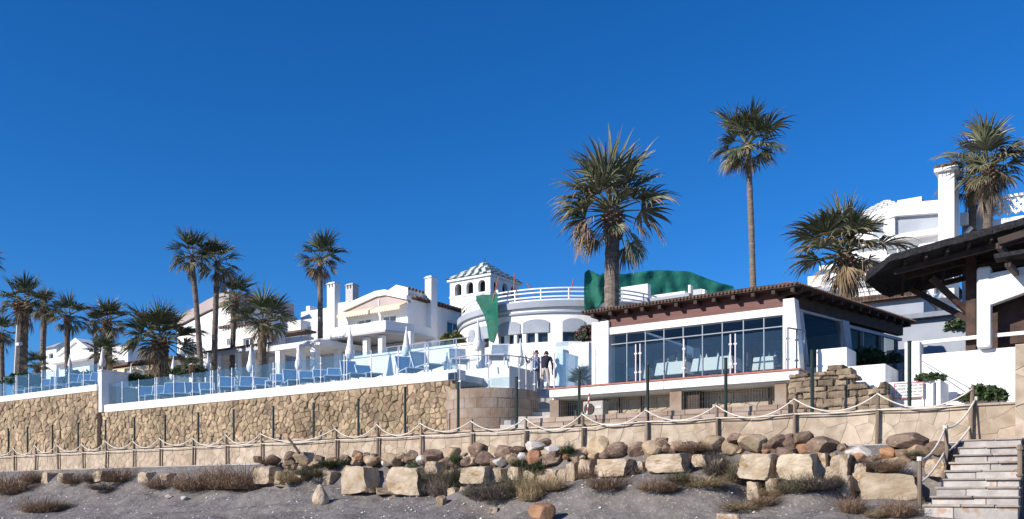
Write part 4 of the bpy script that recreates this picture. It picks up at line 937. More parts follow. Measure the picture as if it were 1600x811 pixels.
ring('string_course', 'greyblue', RB + .001, RB + .10, zw(489), zw(486)); ring('cornice', 'greyblue', RB + .002, RB + .16, zw(480), zw(470)); ring('parapet', 'white', RB - .25, RB + .03, zw(469.9), zw(467))
ring('roof_deck', 'terrace', .3, RB - .26, zw(472), zw(469), n=30)
for zz in (449, 455, 462): ring('rail', 'white', RB - .16, RB - .10, zw(zz) - .03, zw(zz) + .03, a0, a1, 48)
for i in range(13): a = lerp(a0 + .02, a1 - .02, i / 12); q = B(); q.tube([(cbx + (RB - .13) * math.cos(a), cby + (RB - .13) * math.sin(a), zw(467)), (cbx + (RB - .13) * math.cos(a), cby + (RB - .13) * math.sin(a), zw(449))], .04, 8); q.ob('rail_post', 'white', t)
# red struts left standing on the roof
for i, (pa, pb, lb) in enumerate((((838, 468), (823, 441), 'thin rusty scaffold strut leaning left on the round roof'), ((887, 466), (897, 436), 'thin rusty scaffold strut leaning right on the round roof'), ((803, 452), (804, 428), 'upright rusty strut beside the belvedere roof'), ((770, 470), (779, 433), 'rusty strut holding the hanging green net'))):
    b = B(); b.tube([D(*pa, 42.6), D(*pb, 42.6)], .03, 6); tag(b.ob('scaffold_strut', 'redtile'), lb, 'strut', 'scaffold struts')
# netting
def cloth(name, label, cols, d, seed, fold=.16, slope=0):
    """hanging sheet given by columns (picture column, top, bottom) at distance d, with folds and a hem thickness"""
    b = B(); n = 46; rows = 14; th = .02
    for L_ in range(2):
        for i in range(n + 1):
            u = i / n; px = lerp(cols[0][0], cols[-1][0], u); yt = interp([(q[0], q[1]) for q in cols], px); yb = interp([(q[0], q[2]) for q in cols], px)
            for j in range(rows + 1):
                w_ = j / rows; dd = d + slope * u + L_ * th + fold * .5 * w_ * math.sin(px * .28 + 3.2 * noise.noise((px * .05, seed, w_ * 1.5))) + fold * 1.6 * noise.noise((px * .05, w_ * 2.2, seed))
                y = lerp(yt, yb, w_); b.v.append(D(px + 1.2 * noise.noise((px * .1, w_ * 3, seed + 3)), y + 1.2 * noise.noise((px * .15, w_, seed + 6)) * (.3 + w_), dd))
    R_ = rows + 1; m_ = (n + 1) * R_
    for i in range(n):
        for j in range(rows):
            p = i * R_ + j; b.f += [(p, p + R_, p + R_ + 1, p + 1), (m_ + p, m_ + p + 1, m_ + p + R_ + 1, m_ + p + R_)]
        p = i * R_; b.f += [(p, p + m_, p + m_ + R_, p + R_), (p + rows, p + rows + R_, p + rows + m_ + R_, p + rows + m_)]
    return tag(b.ob(name, 'net', smooth=True), label, 'netting')
cloth('green_net', 'green debris netting draped along the roof edge behind the pavilion', [(940, 427, 470), (975, 428, 470), (1000, 425, 470), (1012, 423, 470), (1030, 422, 472), (1076, 424, 472), (1092, 430, 472), (1110, 437, 472), (1128, 443, 470), (1146, 447, 466)], 46.8, 3.1)
cloth('green_net', 'green netting hanging down in a fold left of the thick palm trunk', [(913, 426, 486), (919, 421, 487), (928, 425, 484), (936, 429, 480), (946, 431, 471), (954, 431, 466)], 41.0, 5.7, .22)
cloth('green_net', 'narrow green net hanging from the round roof terrace', [(744, 462, 470), (749, 461, 478), (755, 460, 488), (761, 460, 510), (765, 460, 534), (772, 459, 536), (778, 458, 519)], 43.3, 8.3, .12, -.9)
# white roof parapets under the netting
t = thing('roof_terrace_house', 'white roof terrace walls under the green netting', 'building', (*D(1030, 0, 46).xy, Z_TER))
for px0, px1, yt, yb, dd in ((970, 1012, 446, 500, 45.2), (1018, 1070, 458, 500, 45.6), (1075, 1079, 445, 500, 45.0), (1080, 1097, 452, 500, 45.8), (1097, 1101, 452, 500, 45.0), (925, 970, 476, 520, 44.5), (1101, 1150, 463, 500, 46.4)):
    v_ = dd * (k * ((px0 + px1) / 2 - CX) / F + c); q = B(); q.box(S(px0, v_), S(px1, v_), v_, v_ + .35, Z_TER, Z((px0 + px1) / 2, yt, v_)); q.ob('parapet', 'white' if px0 != 1080 else 'grey_wall', t, bevel=.02)
v_ = 44.6 * (k * 170 / F + c); q = B(); q.box(S(960, v_), S(1080, v_), v_ - .25, v_ + .1, Z(1000, 478, v_), Z(1000, 470, v_)); q.ob('roof_edge', 'greyblue', t)

# ------------------------------------------------------------------ belvedere tower
VT = 46.0; x0, x1 = S(703, VT), S(766, VT); wT = x1 - x0; zt0 = Z(735, 490, VT); zs = Z(703, 467, VT); zh = Z(703, 452, VT); ze = Z(735, 436, VT)
t = thing('belvedere_tower', 'white belvedere tower with arched openings and green white tiled roof', 'tower', ((x0 + x1) / 2, VT + wT / 2, Z_TER))
q = B(); q.box(x0, x1, VT, VT + wT, Z_TER, zs); q.ob('shaft', 'white', t)
q = B(); q.box(x0 - .04, x1 + .04, VT - .04, VT + wT + .04, zs + .002, zs + .12); q.ob('sill_course', 'white_old', t)
for ax in (0, 1):
    pw = wT / 3 * .36
    def seg(a_, b_, lo, hi, nm='pier', m_='white'):
        q = B()
        if ax == 0:
            q.box(x0 + a_, x0 + b_, VT, VT + .25, lo, hi)
        else: q.box(x1 - .25, x1, VT + a_, VT + b_, lo, hi)
        return q.ob(nm, m_, t)
    gapw = (wT - 4 * pw) / 3
    for i in range(4):
        a_ = i * (pw + gapw); off = .251 if (ax == 1 and i == 0) else 0
        seg(a_ + off, a_ + pw, zs + .121, zh)
    for i in range(3):                                                 # arch heads
        a_ = pw + i * (pw + gapw); r = gapw / 2; n = 10
        P = [(a_ + r - r * math.cos(math.pi * j / n), zh + min(r * .95, .5) * math.sin(math.pi * j / n)) for j in range(n + 1)]
        top = zh + min(r * .95, .5) + .05; q = B()
        for (xa, za), (xb_, zb_) in zip(P, P[1:]):
            if ax == 0: q.hexa([(x0 + xa, VT, za), (x0 + xb_, VT, zb_), (x0 + xb_, VT + .25, zb_), (x0 + xa, VT + .25, za)], [(x0 + xa, VT, top), (x0 + xb_, VT, top), (x0 + xb_, VT + .25, top), (x0 + xa, VT + .25, top)])
            else: q.hexa([(x1 - .25, VT + xa, za), (x1, VT + xa, za), (x1, VT + xb_, zb_), (x1 - .25, VT + xb_, zb_)], [(x1 - .25, VT + xa, top), (x1, VT + xa, top), (x1, VT + xb_, top), (x1 - .25, VT + xb_, top)])
        q.ob('arch', 'white', t)
    for i in range(4):
        a_ = i * (pw + gapw); off = .251 if (ax == 1 and i == 0) else 0
        seg(a_ + off, a_ + pw, zh + .001, top)
    off = .251 if ax else 0
    seg(off, wT, top + .001, ze, 'frieze')
q = B(); q.box(x0 + .5, x1 - .5, VT + .5, VT + wT - .5, zs, ze); q.ob('shade_core', 'hull', t)  # dark block added so the arched openings look shaded
q = B(); q.box(x0, x0 + .25, VT + .26, VT + wT, zs + .1, ze); q.box(x0 + .251, x1 - .26, VT + wT - .25, VT + wT, zs + .1, ze); q.ob('rear_wall', 'white_old', t)
q = B(); q.box(x0 - .14, x1 + .14, VT - .14, VT + wT + .14, ze + .001, ze + .16); q.ob('cornice', 'white', t)
ap = Vector(((x0 + x1) / 2, VT + wT / 2, ze + 1.45)); C4 = [Vector((x0 - .2, VT - .2, ze + .162)), Vector((x1 + .2, VT - .2, ze + .162)), Vector((x1 + .2, VT + wT + .2, ze + .162)), Vector((x0 - .2, VT + wT + .2, ze + .162))]
q = B(); q.add(C4 + [ap - Vector((0, 0, .05))], [(0, 1, 4), (1, 2, 4), (2, 3, 4), (3, 0, 4), (3, 2, 1, 0)]); rf = q.ob('roof', 'tile_green', t)
nrow = 8
for fi in (0, 1):                                                      # checkered tiles on the two seen slopes
    A_, B_ = C4[fi], C4[(fi + 1) % 4]; nn = (B_ - A_).cross(ap - A_).normalized()
    for r in range(nrow):
        u0, u1 = r / nrow, (r + 1) / nrow; nc = max(1, round(12 * (1 - u0)))
        L0, R0, L1, R1 = A_.lerp(ap, u0), B_.lerp(ap, u0), A_.lerp(ap, u1), B_.lerp(ap, u1)
        for i in range(nc):
            p = [L0.lerp(R0, i / nc), L0.lerp(R0, (i + 1) / nc), L1.lerp(R1, min(1, (i + 1) / nc)), L1.lerp(R1, i / nc)]; q = B()
            q.hexa([w_ + nn * .005 for w_ in p], [w_ + nn * (.05 if j < 2 else .02) for j, w_ in enumerate(p)]); q.ob('roof_tile', 'tile_white' if (i + r) % 2 else 'tile_green', rf)
q = B(); q.tube([ap, ap + Vector((0, 0, .25))], [.06, .02], 8); q.ob('finial', 'tile_green', rf)
# ------------------------------------------------------------------ houses
def chimney(parent, px0, px1, yt, yb, v, dv=.55, m='white', vents=True):
    x0, x1 = S(px0, v), S(px1, v); x1 = max(x0 + .4, x1 - dv * k / c * .9); zt, zb = Z((px0 + px1) / 2, yt, v), Z((px0 + px1) / 2, yb, v)
    q = B(); q.box(x0, x1, v, v + dv, zb, zt - .32); o = q.ob('chimney', m, parent)
    q = B()
    for a_, b_ in ((x0, x0 + .12), (x1 - .12, x1), ((x0 + x1) / 2 - .06, (x0 + x1) / 2 + .06)): q.box(a_, b_, v + .002, v + dv - .002, zt - .319, zt - .12)
    q.ob('vent_piers', m, o)
    q = B(); q.box(x0 + .13, x1 - .13, v + .1, v + dv - .1, zt - .318, zt - .121); q.ob('vent', 'hull', o)
    q = B(); q.hexa([(x0 - .06, v - .06, zt - .119), (x1 + .06, v - .06, zt - .119), (x1 + .06, v + dv + .06, zt - .119), (x0 - .06, v + dv + .06, zt - .119)], [(x0 + .05, v + .05, zt), (x1 - .05, v + .05, zt), (x1 - .05, v + dv - .05, zt), (x0 + .05, v + dv - .05, zt)]); q.ob('cap', m, o)
    return o
def tiles_edge(parent, a, b_, n, r=.09, ln=.5, dirv=(0, 1, .2)):
    a, b_, dv = Vector(a), Vector(b_), Vector(dirv)
    for i in range(n): p = a.lerp(b_, (i + .5) / n); q = B(); q.tube([p, p + dv * ln], r, 6); q.ob('roof_tile', 'rooftile', parent)

# middle house
VM = 34.5; xl, xr = S(540, VM), S(637, VM); zb = Z_TER
t = thing('middle_villa', 'white villa with pink gable and striped awnings in the middle', 'house', ((xl + xr) / 2, VM, zb))
zE = Z(540, 488, VM); zP = Z(590, 457, VM); zR = Z(637, 462, VM); wy = 39.2
q = B(); walled(q, 0, xl, xr, zb, zE, VM, VM + .25, [(lerp(xl, xr, .18), lerp(xl, xr, .42), zE - 1.9, zE - .5), (lerp(xl, xr, .58), lerp(xl, xr, .82), zE - 1.9, zE - .5)]); q.ob('front_wall', 'white', t)
for u0, u1 in ((.18, .42), (.58, .82)): window(t, 0, lerp(xl, xr, u0), lerp(xl, xr, u1), zE - 1.9, zE - .5, VM, -1, 1, pm='window_pale')
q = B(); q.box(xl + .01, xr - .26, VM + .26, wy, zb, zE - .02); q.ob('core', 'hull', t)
xm = lerp(xl, xr, .52)
q = B(); q.prism_y([(xl, zE + .002), (xr - .02, zE + .002), (xr - .02, zR - .25), (lerp(xm, xr, .3), zP - .25), (xm, zP - .25)], VM + .02, VM + .3); q.ob('gable', 'pink', t)
q = B(); q.prism_y([(xl - .15, zE + .05), (xm - .05, zP - .22), (lerp(xm, xr, .3), zP - .22), (xr + .02, zR - .22), (xr + .02, zR + .02), (lerp(xm, xr, .3), zP + .06), (xm - .05, zP + .06), (xl - .15, zE + .36)], VM - .12, VM + .6); q.ob('gable_coping', 'white', t)
q = B(); q.prism_y([(xl - .1, zE + .1), (xr, zE + .1), (xr, zR), (xm, zP)], VM + .61, wy); q.ob('roof', 'rooftile', t)
q = B(); q.beam((xm + .12, VM + .0, zE + .1), (xm + .12, VM + .0, zP - .4), .05, .05); q.ob('gable_post', 'white', t)
# attic block
xa, xb = S(601, VM + .3), S(637, VM + .3); za, zt_ = Z(601, 470, VM), Z(619, 442, VM)
q = B(); q.prism_y([(xa, za), (xb, za), (xb, zt_ - .25), (lerp(xa, xb, .5), zt_), (xa, zt_ - .30)], VM + .31, VM + 2.6); q.ob('attic', 'white', t)
tiles_edge(t, (xb + .02, VM + .3, zt_ - .28), (xb + .02, VM + 2.7, zt_ - .28), 9, .09, .4, (-1, 0, .3))
# side wall with window in shade
zS = 11.75; sd = xr + .001
wv0, wv1 = 37.7, 38.9
q = B(); walled(q, 1, VM + .252, wy, zb, zS, sd - .25, sd, [(wv0, wv1, zS - 2.0, zS - .6)]); q.ob('side_wall', 'white_old', t)
window(t, 1, wv0, wv1, zS - 2.0, zS - .6, sd, 1, 1)
tiles_edge(t, (sd + .25, VM + .3, zS + .08), (sd + .25, wy, zS + .08), 16, .10, .6, (-1, 0, .25))
q = B(); q.box(sd - .2, sd + .2, VM + .3, wy, zS + .001, zS + .05); q.ob('eave', 'dark_wood', t)
chimney(t, 664, 681, 430, 560, 36.0, .5)
chimney(t, 511, 528, 440, 535, 36.4, .45); chimney(t, 540, 557, 442, 500, 38.2, .5, 'grey_wall')
q = B(); q.box(S(527, 36.3), S(545, 36.3), 36.35, 38, zb, Z(535, 472, 36.3)); q.ob('wing_block', 'white_old', t)
# awnings
for u0, u1 in ((-.02, .5), (.53, .99)):
    xa, xb = lerp(xl, xr, u0), lerp(xl, xr, u1); q = B(); q.hexa([(xa, VM - .55, zE - .28), (xb, VM - .55, zE - .28), (xb, VM - .001, zE - .02), (xa, VM - .001, zE - .02)], [(xa, VM - .55, zE - .24), (xb, VM - .55, zE - .24), (xb, VM - .001, zE + .02), (xa, VM - .001, zE + .02)]); aw = q.ob('awning', 'awning', t)
    n = 12; q = B()
    for i in range(n): p0, p1 = lerp(xa, xb, i / n), lerp(xa, xb, (i + 1) / n); q.prism_y([(p0, zE - .25), (p0, zE - .38), ((p0 + p1) / 2, zE - .46), (p1, zE - .38), (p1, zE - .25)][::-1], VM - .57, VM - .555)
    q.ob('valance', 'awning', aw)
# flat porch roof
q = B(); zc = 9.55
q.prism_z([(-32.8, 31.5), (-28.9, 31.5), (-28.4, 33.0), (-28.4, VM - .01), (-32.8, VM - .01)], zc, zc + .46); q.ob('porch_roof', 'white', t, bevel=.02)
q = B(); q.prism_z([(-34.4, 31.42), (-28.85, 31.42), (-28.3, 33.0), (-28.3, VM - .02), (-34.4, VM - .02)], zc - .10, zc - .002); q.ob('porch_fascia', 'grey_wall', t)  # grey puts the shade under the porch into the colour
for px in (572, 596, 640, 527): x = S(px, 31.9); q = B(); q.box(x - .14, x + .14, 31.8, 32.08, zb, zc - .141); q.ob('porch_column', 'white', t, bevel=.02)
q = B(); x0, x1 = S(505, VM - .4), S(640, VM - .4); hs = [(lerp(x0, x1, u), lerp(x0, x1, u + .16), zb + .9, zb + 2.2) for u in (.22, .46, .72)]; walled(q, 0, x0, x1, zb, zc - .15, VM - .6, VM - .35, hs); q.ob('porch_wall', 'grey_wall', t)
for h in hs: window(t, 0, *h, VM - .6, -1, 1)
# stepped white terraces left of it
t = thing('stepped_terraces', 'stack of stepped white terrace walls left of the middle villa', 'house', (S(490, 36), 36, zb))
for px0, px1, yt, v_, m_ in ((470, 512, 484, 39.5, 'white'), (468, 513, 497, 38.4, 'white'), (455, 513, 510, 37.4, 'white_old'), (400, 470, 505, 36.8, 'white'), (478, 484, 478, 39.6, 'white'), (430, 474, 527, 34.6, 'white_old')):
    q = B(); q.box(S(px0, v_), S(px1, v_), v_, v_ + .8, zb, Z((px0 + px1) / 2, yt, v_)); q.ob('terrace_wall', m_, t, bevel=.03)
q = B(); q.box(S(400, 35), S(472, 35), 35.2, 36.1, Z(440, 521, 35), Z(440, 518, 35)); q.ob('eave', 'rooftile', t)

# left house with pink gable
VL = 33.8; xl, xr = S(277, VL), S(360, VL)
t = thing('left_villa', 'white villa with pale pink gable behind the tall slender palms', 'house', ((xl + xr) / 2, VL, zb))
zE, zP = Z(290, 512, VL), Z(325, 472, VL); xp = S(327, VL)
hs = [(S(331, VL), S(338, VL), Z(335, 541, VL), Z(335, 531, VL))]
q = B(); walled(q, 0, xl, xr, zb, zE, VL, VL + .25, hs); q.ob('front_wall', 'white', t); window(t, 0, *hs[0], VL, -1, 0)
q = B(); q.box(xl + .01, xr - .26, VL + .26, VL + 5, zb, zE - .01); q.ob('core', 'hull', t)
q = B(); q.box(xr - .25, xr - .001, VL + .26, VL + 5, zb, zE + 1.0); q.ob('side_wall', 'white', t)
q = B(); q.prism_y([(xl, zE + .002), (xr, zE + .002), (xr, zE + 1.0), (xp, zP - .6)], VL + .01, VL + .25); q.ob('gable', 'white', t)
q = B(); q.prism_y([(xl - .2, zE + .1), (xp, zP - .55), (xr + .05, zE + 1.05), (xr + .05, zE + 1.75), (xp, zP + .1), (xl - .2, zE + .55)], VL - .15, VL + 4.8); q.ob('roof', 'pink', t)
V2 = 32.6; xa, xb = S(347, V2), S(420, V2); z2 = Z(360, 513, V2)
hs = [(S(354, V2), S(361, V2), Z(357, 540, V2), Z(357, 529, V2)), (S(380, V2), S(395, V2), Z(387, 542, V2), Z(387, 528, V2))]
q = B(); walled(q, 0, xa, xb, zb, z2, V2, V2 + .25, hs); q.ob('wing_wall', 'white', t)
for h in hs: window(t, 0, *h, V2, -1, 1)
q = B(); q.box(xa + .01, xb - .01, V2 + .26, VL - .01, zb, z2 - .01); q.ob('wing_core', 'white_old', t)
tiles_edge(t, (xa - .1, V2 - .2, z2 + .08), (xb + .2, V2 - .2, z2 + .08), 18, .10, .7)
V3 = 30.6; xa, xb = S(296, V3), S(412, V3); z3 = Z(340, 555, V3)
q = B(); q.box(xa, xb, V3, V2 - .01, z3, z3 + .2); q.ob('porch_roof', 'grey_wall', t)
tiles_edge(t, (xa, V3 - .1, z3 + .25), (xb, V3 - .1, z3 + .25), 26, .06, .7)
for px in (300, 322, 345, 372, 398): x = S(px, V3 + .2); q = B(); q.box(x - .12, x + .12, V3 + .1, V3 + .34, zb, z3 - .001); q.ob('porch_column', 'white', t)
q = B(); xa, xb = S(296, V2 - .3), S(412, V2 - .3); hs = [(lerp(xa, xb, u), lerp(xa, xb, u + .15), zb + .1, zb + 2.0) for u in (.1, .42, .7)]; walled(q, 0, xa, xb, zb, z3 - .01, V2 - .4, V2 - .2, hs); q.ob('porch_wall', 'grey_wall', t)
for h in hs: window(t, 0, *h, V2 - .4, -1, 1)
V4 = 30.4; t = thing('garden_porch', 'low porch with white column between the left and middle villas', 'porch', (S(445, V4), V4, zb)); xa, xb = S(415, V4), S(500, V4); z3 = Z(450, 545, V4)
q = B(); q.prism_z([(xa, V4), (xb, V4), (xb + .3, V4 + 2.6), (xa, V4 + 2.6)], z3, z3 + .26); q.ob('roof', 'white_old', t)
q = B(); q.box(xa, xb + .2, V4 + 2.3, V4 + 2.6, zb, z3); q.ob('rear_wall', 'grey_wall', t)
for px in (437, 470, 492): x = S(px, V4 + .2); q = B(); q.box(x - .17, x + .17, V4 + .05, V4 + .39, zb, z3 - .001); q.ob('column', 'white', t, bevel=.02)
q = B(); x0 = S(447, V4 + 2); q.box(x0, x0 + 1.4, V4 + 2.0, V4 + 2.28, zb, zb + 1.5); q.ob('counter', 'white', t, bevel=.02)
# low bar with cream awning
VB = 30.5; xa, xb = S(163, VB), S(262, VB); t = thing('beach_bar', 'low bar with brown roof edge and long cream awning', 'building', ((xa + xb) / 2, VB, zb))
zt_ = Z(200, 566, VB)
q = B(); q.box(xa, xb, VB + .6, VB + 3.4, zb, zt_ - .1); q.ob('wall', 'white_old', t)
q = B(); q.box(xa - .2, xb + .2, VB + .1, VB + 3.6, zt_ - .099, zt_ + .05); q.ob('roof', 'rooftile', t)
q = B(); q.hexa([(xa, VB - .6, zt_ - .75), (xb, VB - .6, zt_ - .75), (xb, VB + .59, zt_ - .3), (xa, VB + .59, zt_ - .3)], [(xa, VB - .6, zt_ - .5), (xb, VB - .6, zt_ - .5), (xb, VB + .59, zt_ - .12), (xa, VB + .59, zt_ - .12)]); q.ob('awning', 'awning', t)
for i in range(5): x = lerp(xa + .2, xb - .2, i / 4); q = B(); q.box(x - .06, x + .06, VB - .5, VB - .38, zb, zt_ - .72); q.ob('post', 'white', t)
q = B(); q.box(xa + .3, xb - .3, VB + .2, VB + .55, zb, zb + 1.0); q.ob('counter', 'dark_wood', t)
# far left houses
VF = 41.0; z0f = Z_TER2 - 1
t = thing('far_gabled_house', 'small white gabled house between the far left palms', 'house', (S(115, VF), VF, z0f)); xl, xr = S(92, VF), S(140, VF)
zE, zP = Z(100, 556, VF), Z(118, 535, VF); xp = S(121, VF)
q = B(); q.prism_y([(xl, z0f), (xr, z0f), (xr, zE), (xp, zP), (xl, zE)], VF, VF + 5); q.ob('wall', 'white', t)
q = B(); q.prism_y([(xl - .25, zE - .1), (xp, zP + .02), (xr + .25, zE - .1), (xr + .25, zE + .18), (xp, zP + .32), (xl - .25, zE + .18)], VF - .2, VF + 5.1); q.ob('roof', 'white_old', t)
q = B(); q.box(xl - .2, S(160, VF - .6), VF - .8, VF - .01, Z(120, 566, VF), Z(120, 558, VF)); q.ob('porch_roof', 'white', t)
q = B(); q.box(S(135, VF + 1), S(200, VF + 1), VF + 1, VF + 4, z0f, Z(165, 545, VF + 1)); q.ob('wing', 'white_old', t)
t = thing('far_turret', 'small far turret with grey roof and arched window at left', 'tower', (S(82, 43), 43, z0f)); xl, xr = S(72, 43), S(88, 43); zE = Z(80, 544, 43)
zw0, zw1 = Z(80, 566, 43), Z(80, 552, 43)
q = B(); walled(q, 0, xl, xr, z0f, zE, 43, 43.25, [(lerp(xl, xr, .3), lerp(xl, xr, .7), zw0, zw1)]); q.box(xl, xr, 43.3, 45, z0f, zE); q.ob('wall', 'white_old', t); window(t, 0, lerp(xl, xr, .3), lerp(xl, xr, .7), zw0, zw1, 43, -1, 0)
q = B(); q.add([(xl - .3, 42.7, zE), (xr + .3, 42.7, zE), (xr + .3, 45.3, zE), (xl - .3, 45.3, zE), ((xl + xr) / 2, 44, zE + .7)], [(0, 1, 4), (1, 2, 4), (2, 3, 4), (3, 0, 4), (3, 2, 1, 0)]); q.ob('roof', 'greyblue', t)

# ------------------------------------------------------------------ apartment block on the right
VR = 47.0; zg = 5.9
t = thing('apartment_block', 'large white apartment block with chimney tower at upper right', 'building', (S(1430, VR), VR, zg))
def slab(px0, px1, yt, yb, v, dv, m='white', nm='wall', bev=0):
    pm = (px0 + px1) / 2; q = B(); q.box(S(px0, v), S(px1, v), v, v + dv, Z(pm, yb, v), Z(pm, yt, v)); return q.ob(nm, m, t, bevel=bev)
# top storey with low gable
x0, x1 = S(1362, VR), S(1471, VR); zA, zB_, zC = Z(1362, 338, VR), Z(1410, 312, VR), Z(1471, 330, VR)
q = B(); q.prism_y([(x0, Z(1362, 372, VR)), (x1, Z(1471, 362, VR)), (x1, zC), (S(1400, VR), zC + .2), (x0, zA - .4)], VR + .3, VR + 6); q.ob('gable_wall', 'greyblue', t)  # gable shade put into its grey-blue colour
q = B(); q.prism_y([(x0 - .3, zA - .5), (S(1400, VR), zC + .15), (x1, zC - .05), (x1, zC + .55), (S(1400, VR), zC + .75), (x0 - .3, zA + .1)], VR, VR + .9); q.ob('gable_coping', 'white', t)
slab(1402, 1440, 310, 330, VR + 1.5, 2.5, nm='roof_room'); 
q = B(); q.beam((S(1389, VR), VR + .15, Z(1389, 342, VR)), (S(1389, VR), VR + .15, Z(1389, 372, VR)), .5, .25); q.ob('pier', 'white', t)
slab(1330, 1471, 366, 374, VR - .5, 6, nm='floor_band')
q = B(); zl, zh = Z(1410, 400, VR), Z(1410, 373, VR); hs = [(S(1385, VR), S(1436, VR), zl + .15, zh - .35)]; walled(q, 0, S(1325, VR), x1, zl, zh - .001, VR, VR + .3, hs); q.ob('upper_wall', 'white', t); window(t, 0, *hs[0], VR, -1, 2, pm='window_pale')
slab(1280, 1471, 402, 409, VR - 1.2, 6, nm='floor_band', m='white')
slab(1262, 1471, 418, 436, VR - 1.4, .3, nm='balcony', m='white')
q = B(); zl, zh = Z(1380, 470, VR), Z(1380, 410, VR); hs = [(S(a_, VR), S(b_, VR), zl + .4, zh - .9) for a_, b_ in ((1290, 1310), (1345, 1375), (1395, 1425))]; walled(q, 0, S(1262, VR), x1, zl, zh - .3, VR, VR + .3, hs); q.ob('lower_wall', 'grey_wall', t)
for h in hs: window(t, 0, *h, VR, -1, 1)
slab(1240, 1480, 440, 446, VR - 1.6, 6, nm='floor_band', m='greyblue')
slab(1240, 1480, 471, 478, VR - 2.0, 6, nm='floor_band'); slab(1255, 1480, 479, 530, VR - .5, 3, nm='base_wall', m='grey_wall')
for px in (1292, 1345, 1402, 1450): x = S(px, VR - 1.5); q = B(); q.box(x - .25, x + .25, VR - 1.5, VR - 1.0, Z(px, 471, VR), Z(px, 446, VR)); q.ob('pier', 'white', t)
zb_, zt_ = Z(1360, 470, VR - 1.8), Z(1360, 455, VR - 1.8)
for i in range(22): x = lerp(S(1335, VR - 1.8), S(1400, VR - 1.8), i / 21); q = B(); q.tube([(x, VR - 1.8, zb_), (x, VR - 1.8, lerp(zb_, zt_, .35)), (x, VR - 1.8, lerp(zb_, zt_, .6)), (x, VR - 1.8, zt_)], [.05, .09, .05, .05], 6); q.ob('baluster', 'white', t)
q = B(); q.box(S(1334, VR - 1.8), S(1401, VR - 1.8), VR - 1.9, VR - 1.7, zt_, zt_ + .12); q.ob('balustrade_rail', 'white', t)
# chimney tower
vC = VR - .8; x0, x1 = S(1466, vC), S(1491, vC); zt_ = Z(1478, 276, vC)
q = B(); q.box(x0, x1, vC, vC + 1.4, zg, zt_); ch = q.ob('chimney', 'white', t)
q = B()
for i in range(4): u = i / 3; xx = lerp(x0 + .08, x1 - .08, u); q.box(xx - .07, xx + .07, vC + .02, vC + .2, zt_ + .001, zt_ + .25)
q.ob('vent_piers', 'white', ch); q = B(); q.box(x0 - .16, x1 + .16, vC - .16, vC + 1.56, zt_ + .251, zt_ + .42); q.ob('cap', 'white_old', ch)
tiles_edge(t, (x0 - .15, vC - .1, zt_ + .5), (x1 + .15, vC - .1, zt_ + .5), 8, .09, .8, (0, 1, .3))
slab(1441, 1466, 318, 334, VR + 1.4, 2, 'rooftile', 'roof')
# side return with drain pipe, its shade put into the grey-blue colour
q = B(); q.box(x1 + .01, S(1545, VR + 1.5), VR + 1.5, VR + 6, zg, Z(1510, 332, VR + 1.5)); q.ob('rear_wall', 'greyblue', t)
q = B(); q.tube([(S(1518, VR + 1.3), VR + 1.3, Z(1518, 343, VR)), (S(1505, VR + 1.3), VR + 1.3, Z(1505, 358, VR)), (S(1505, VR + 1.3), VR + 1.3, Z(1505, 390, VR))], .11, 8); q.ob('drain_pipe', 'white', t)
slab(1500, 1512, 332, 350, VR + 1.0, .4, 'white', 'flue')
slab(1548, 1680, 334, 348, VR - .3, 5, nm='floor_band'); slab(1548, 1680, 350, 400, VR, 5, nm='wall'); slab(1548, 1680, 348.2, 349.8, VR + .1, 4, 'greyblue', 'shadow_gap')
# lattice parapet on the roof
zb_, zt_ = Z(1580, 334, VR - .2), Z(1580, 309, VR - .2); x0, x1 = S(1550, VR - .2), S(1660, VR - .2); q = B(); h = zt_ - zb_; st = .34; x = x0 - h
while x < x1:
    for sgn in (1, -1):
        pa, pb = (x, zb_), (x + h, zt_)
        if sgn < 0: pa, pb = (x + h, zb_), (x, zt_)
        # clip to the panel in x
        def cl_(p, q_):
            if p[0] > q_[0]: p, q_ = q_, p
            if q_[0] <= x0 or p[0] >= x1: return None
            u0 = max(0, (x0 - p[0]) / (q_[0] - p[0])); u1 = min(1, (x1 - p[0]) / (q_[0] - p[0]))
            return [(lerp(p[0], q_[0], u), lerp(p[1], q_[1], u)) for u in (u0, u1)]
        r = cl_(pa, pb)
        if r: q.beam((r[0][0], VR - .2 + .04 * sgn, r[0][1]), (r[1][0], VR - .2 + .04 * sgn, r[1][1]), .06, .14)
    x += st
q.ob('lattice', 'white', t)
q = B(); q.beam((x0, VR - .2, zt_ + .06), (x1, VR - .2, zt_ + .06), .3, .12); q.ob('lattice_rail', 'white', t)
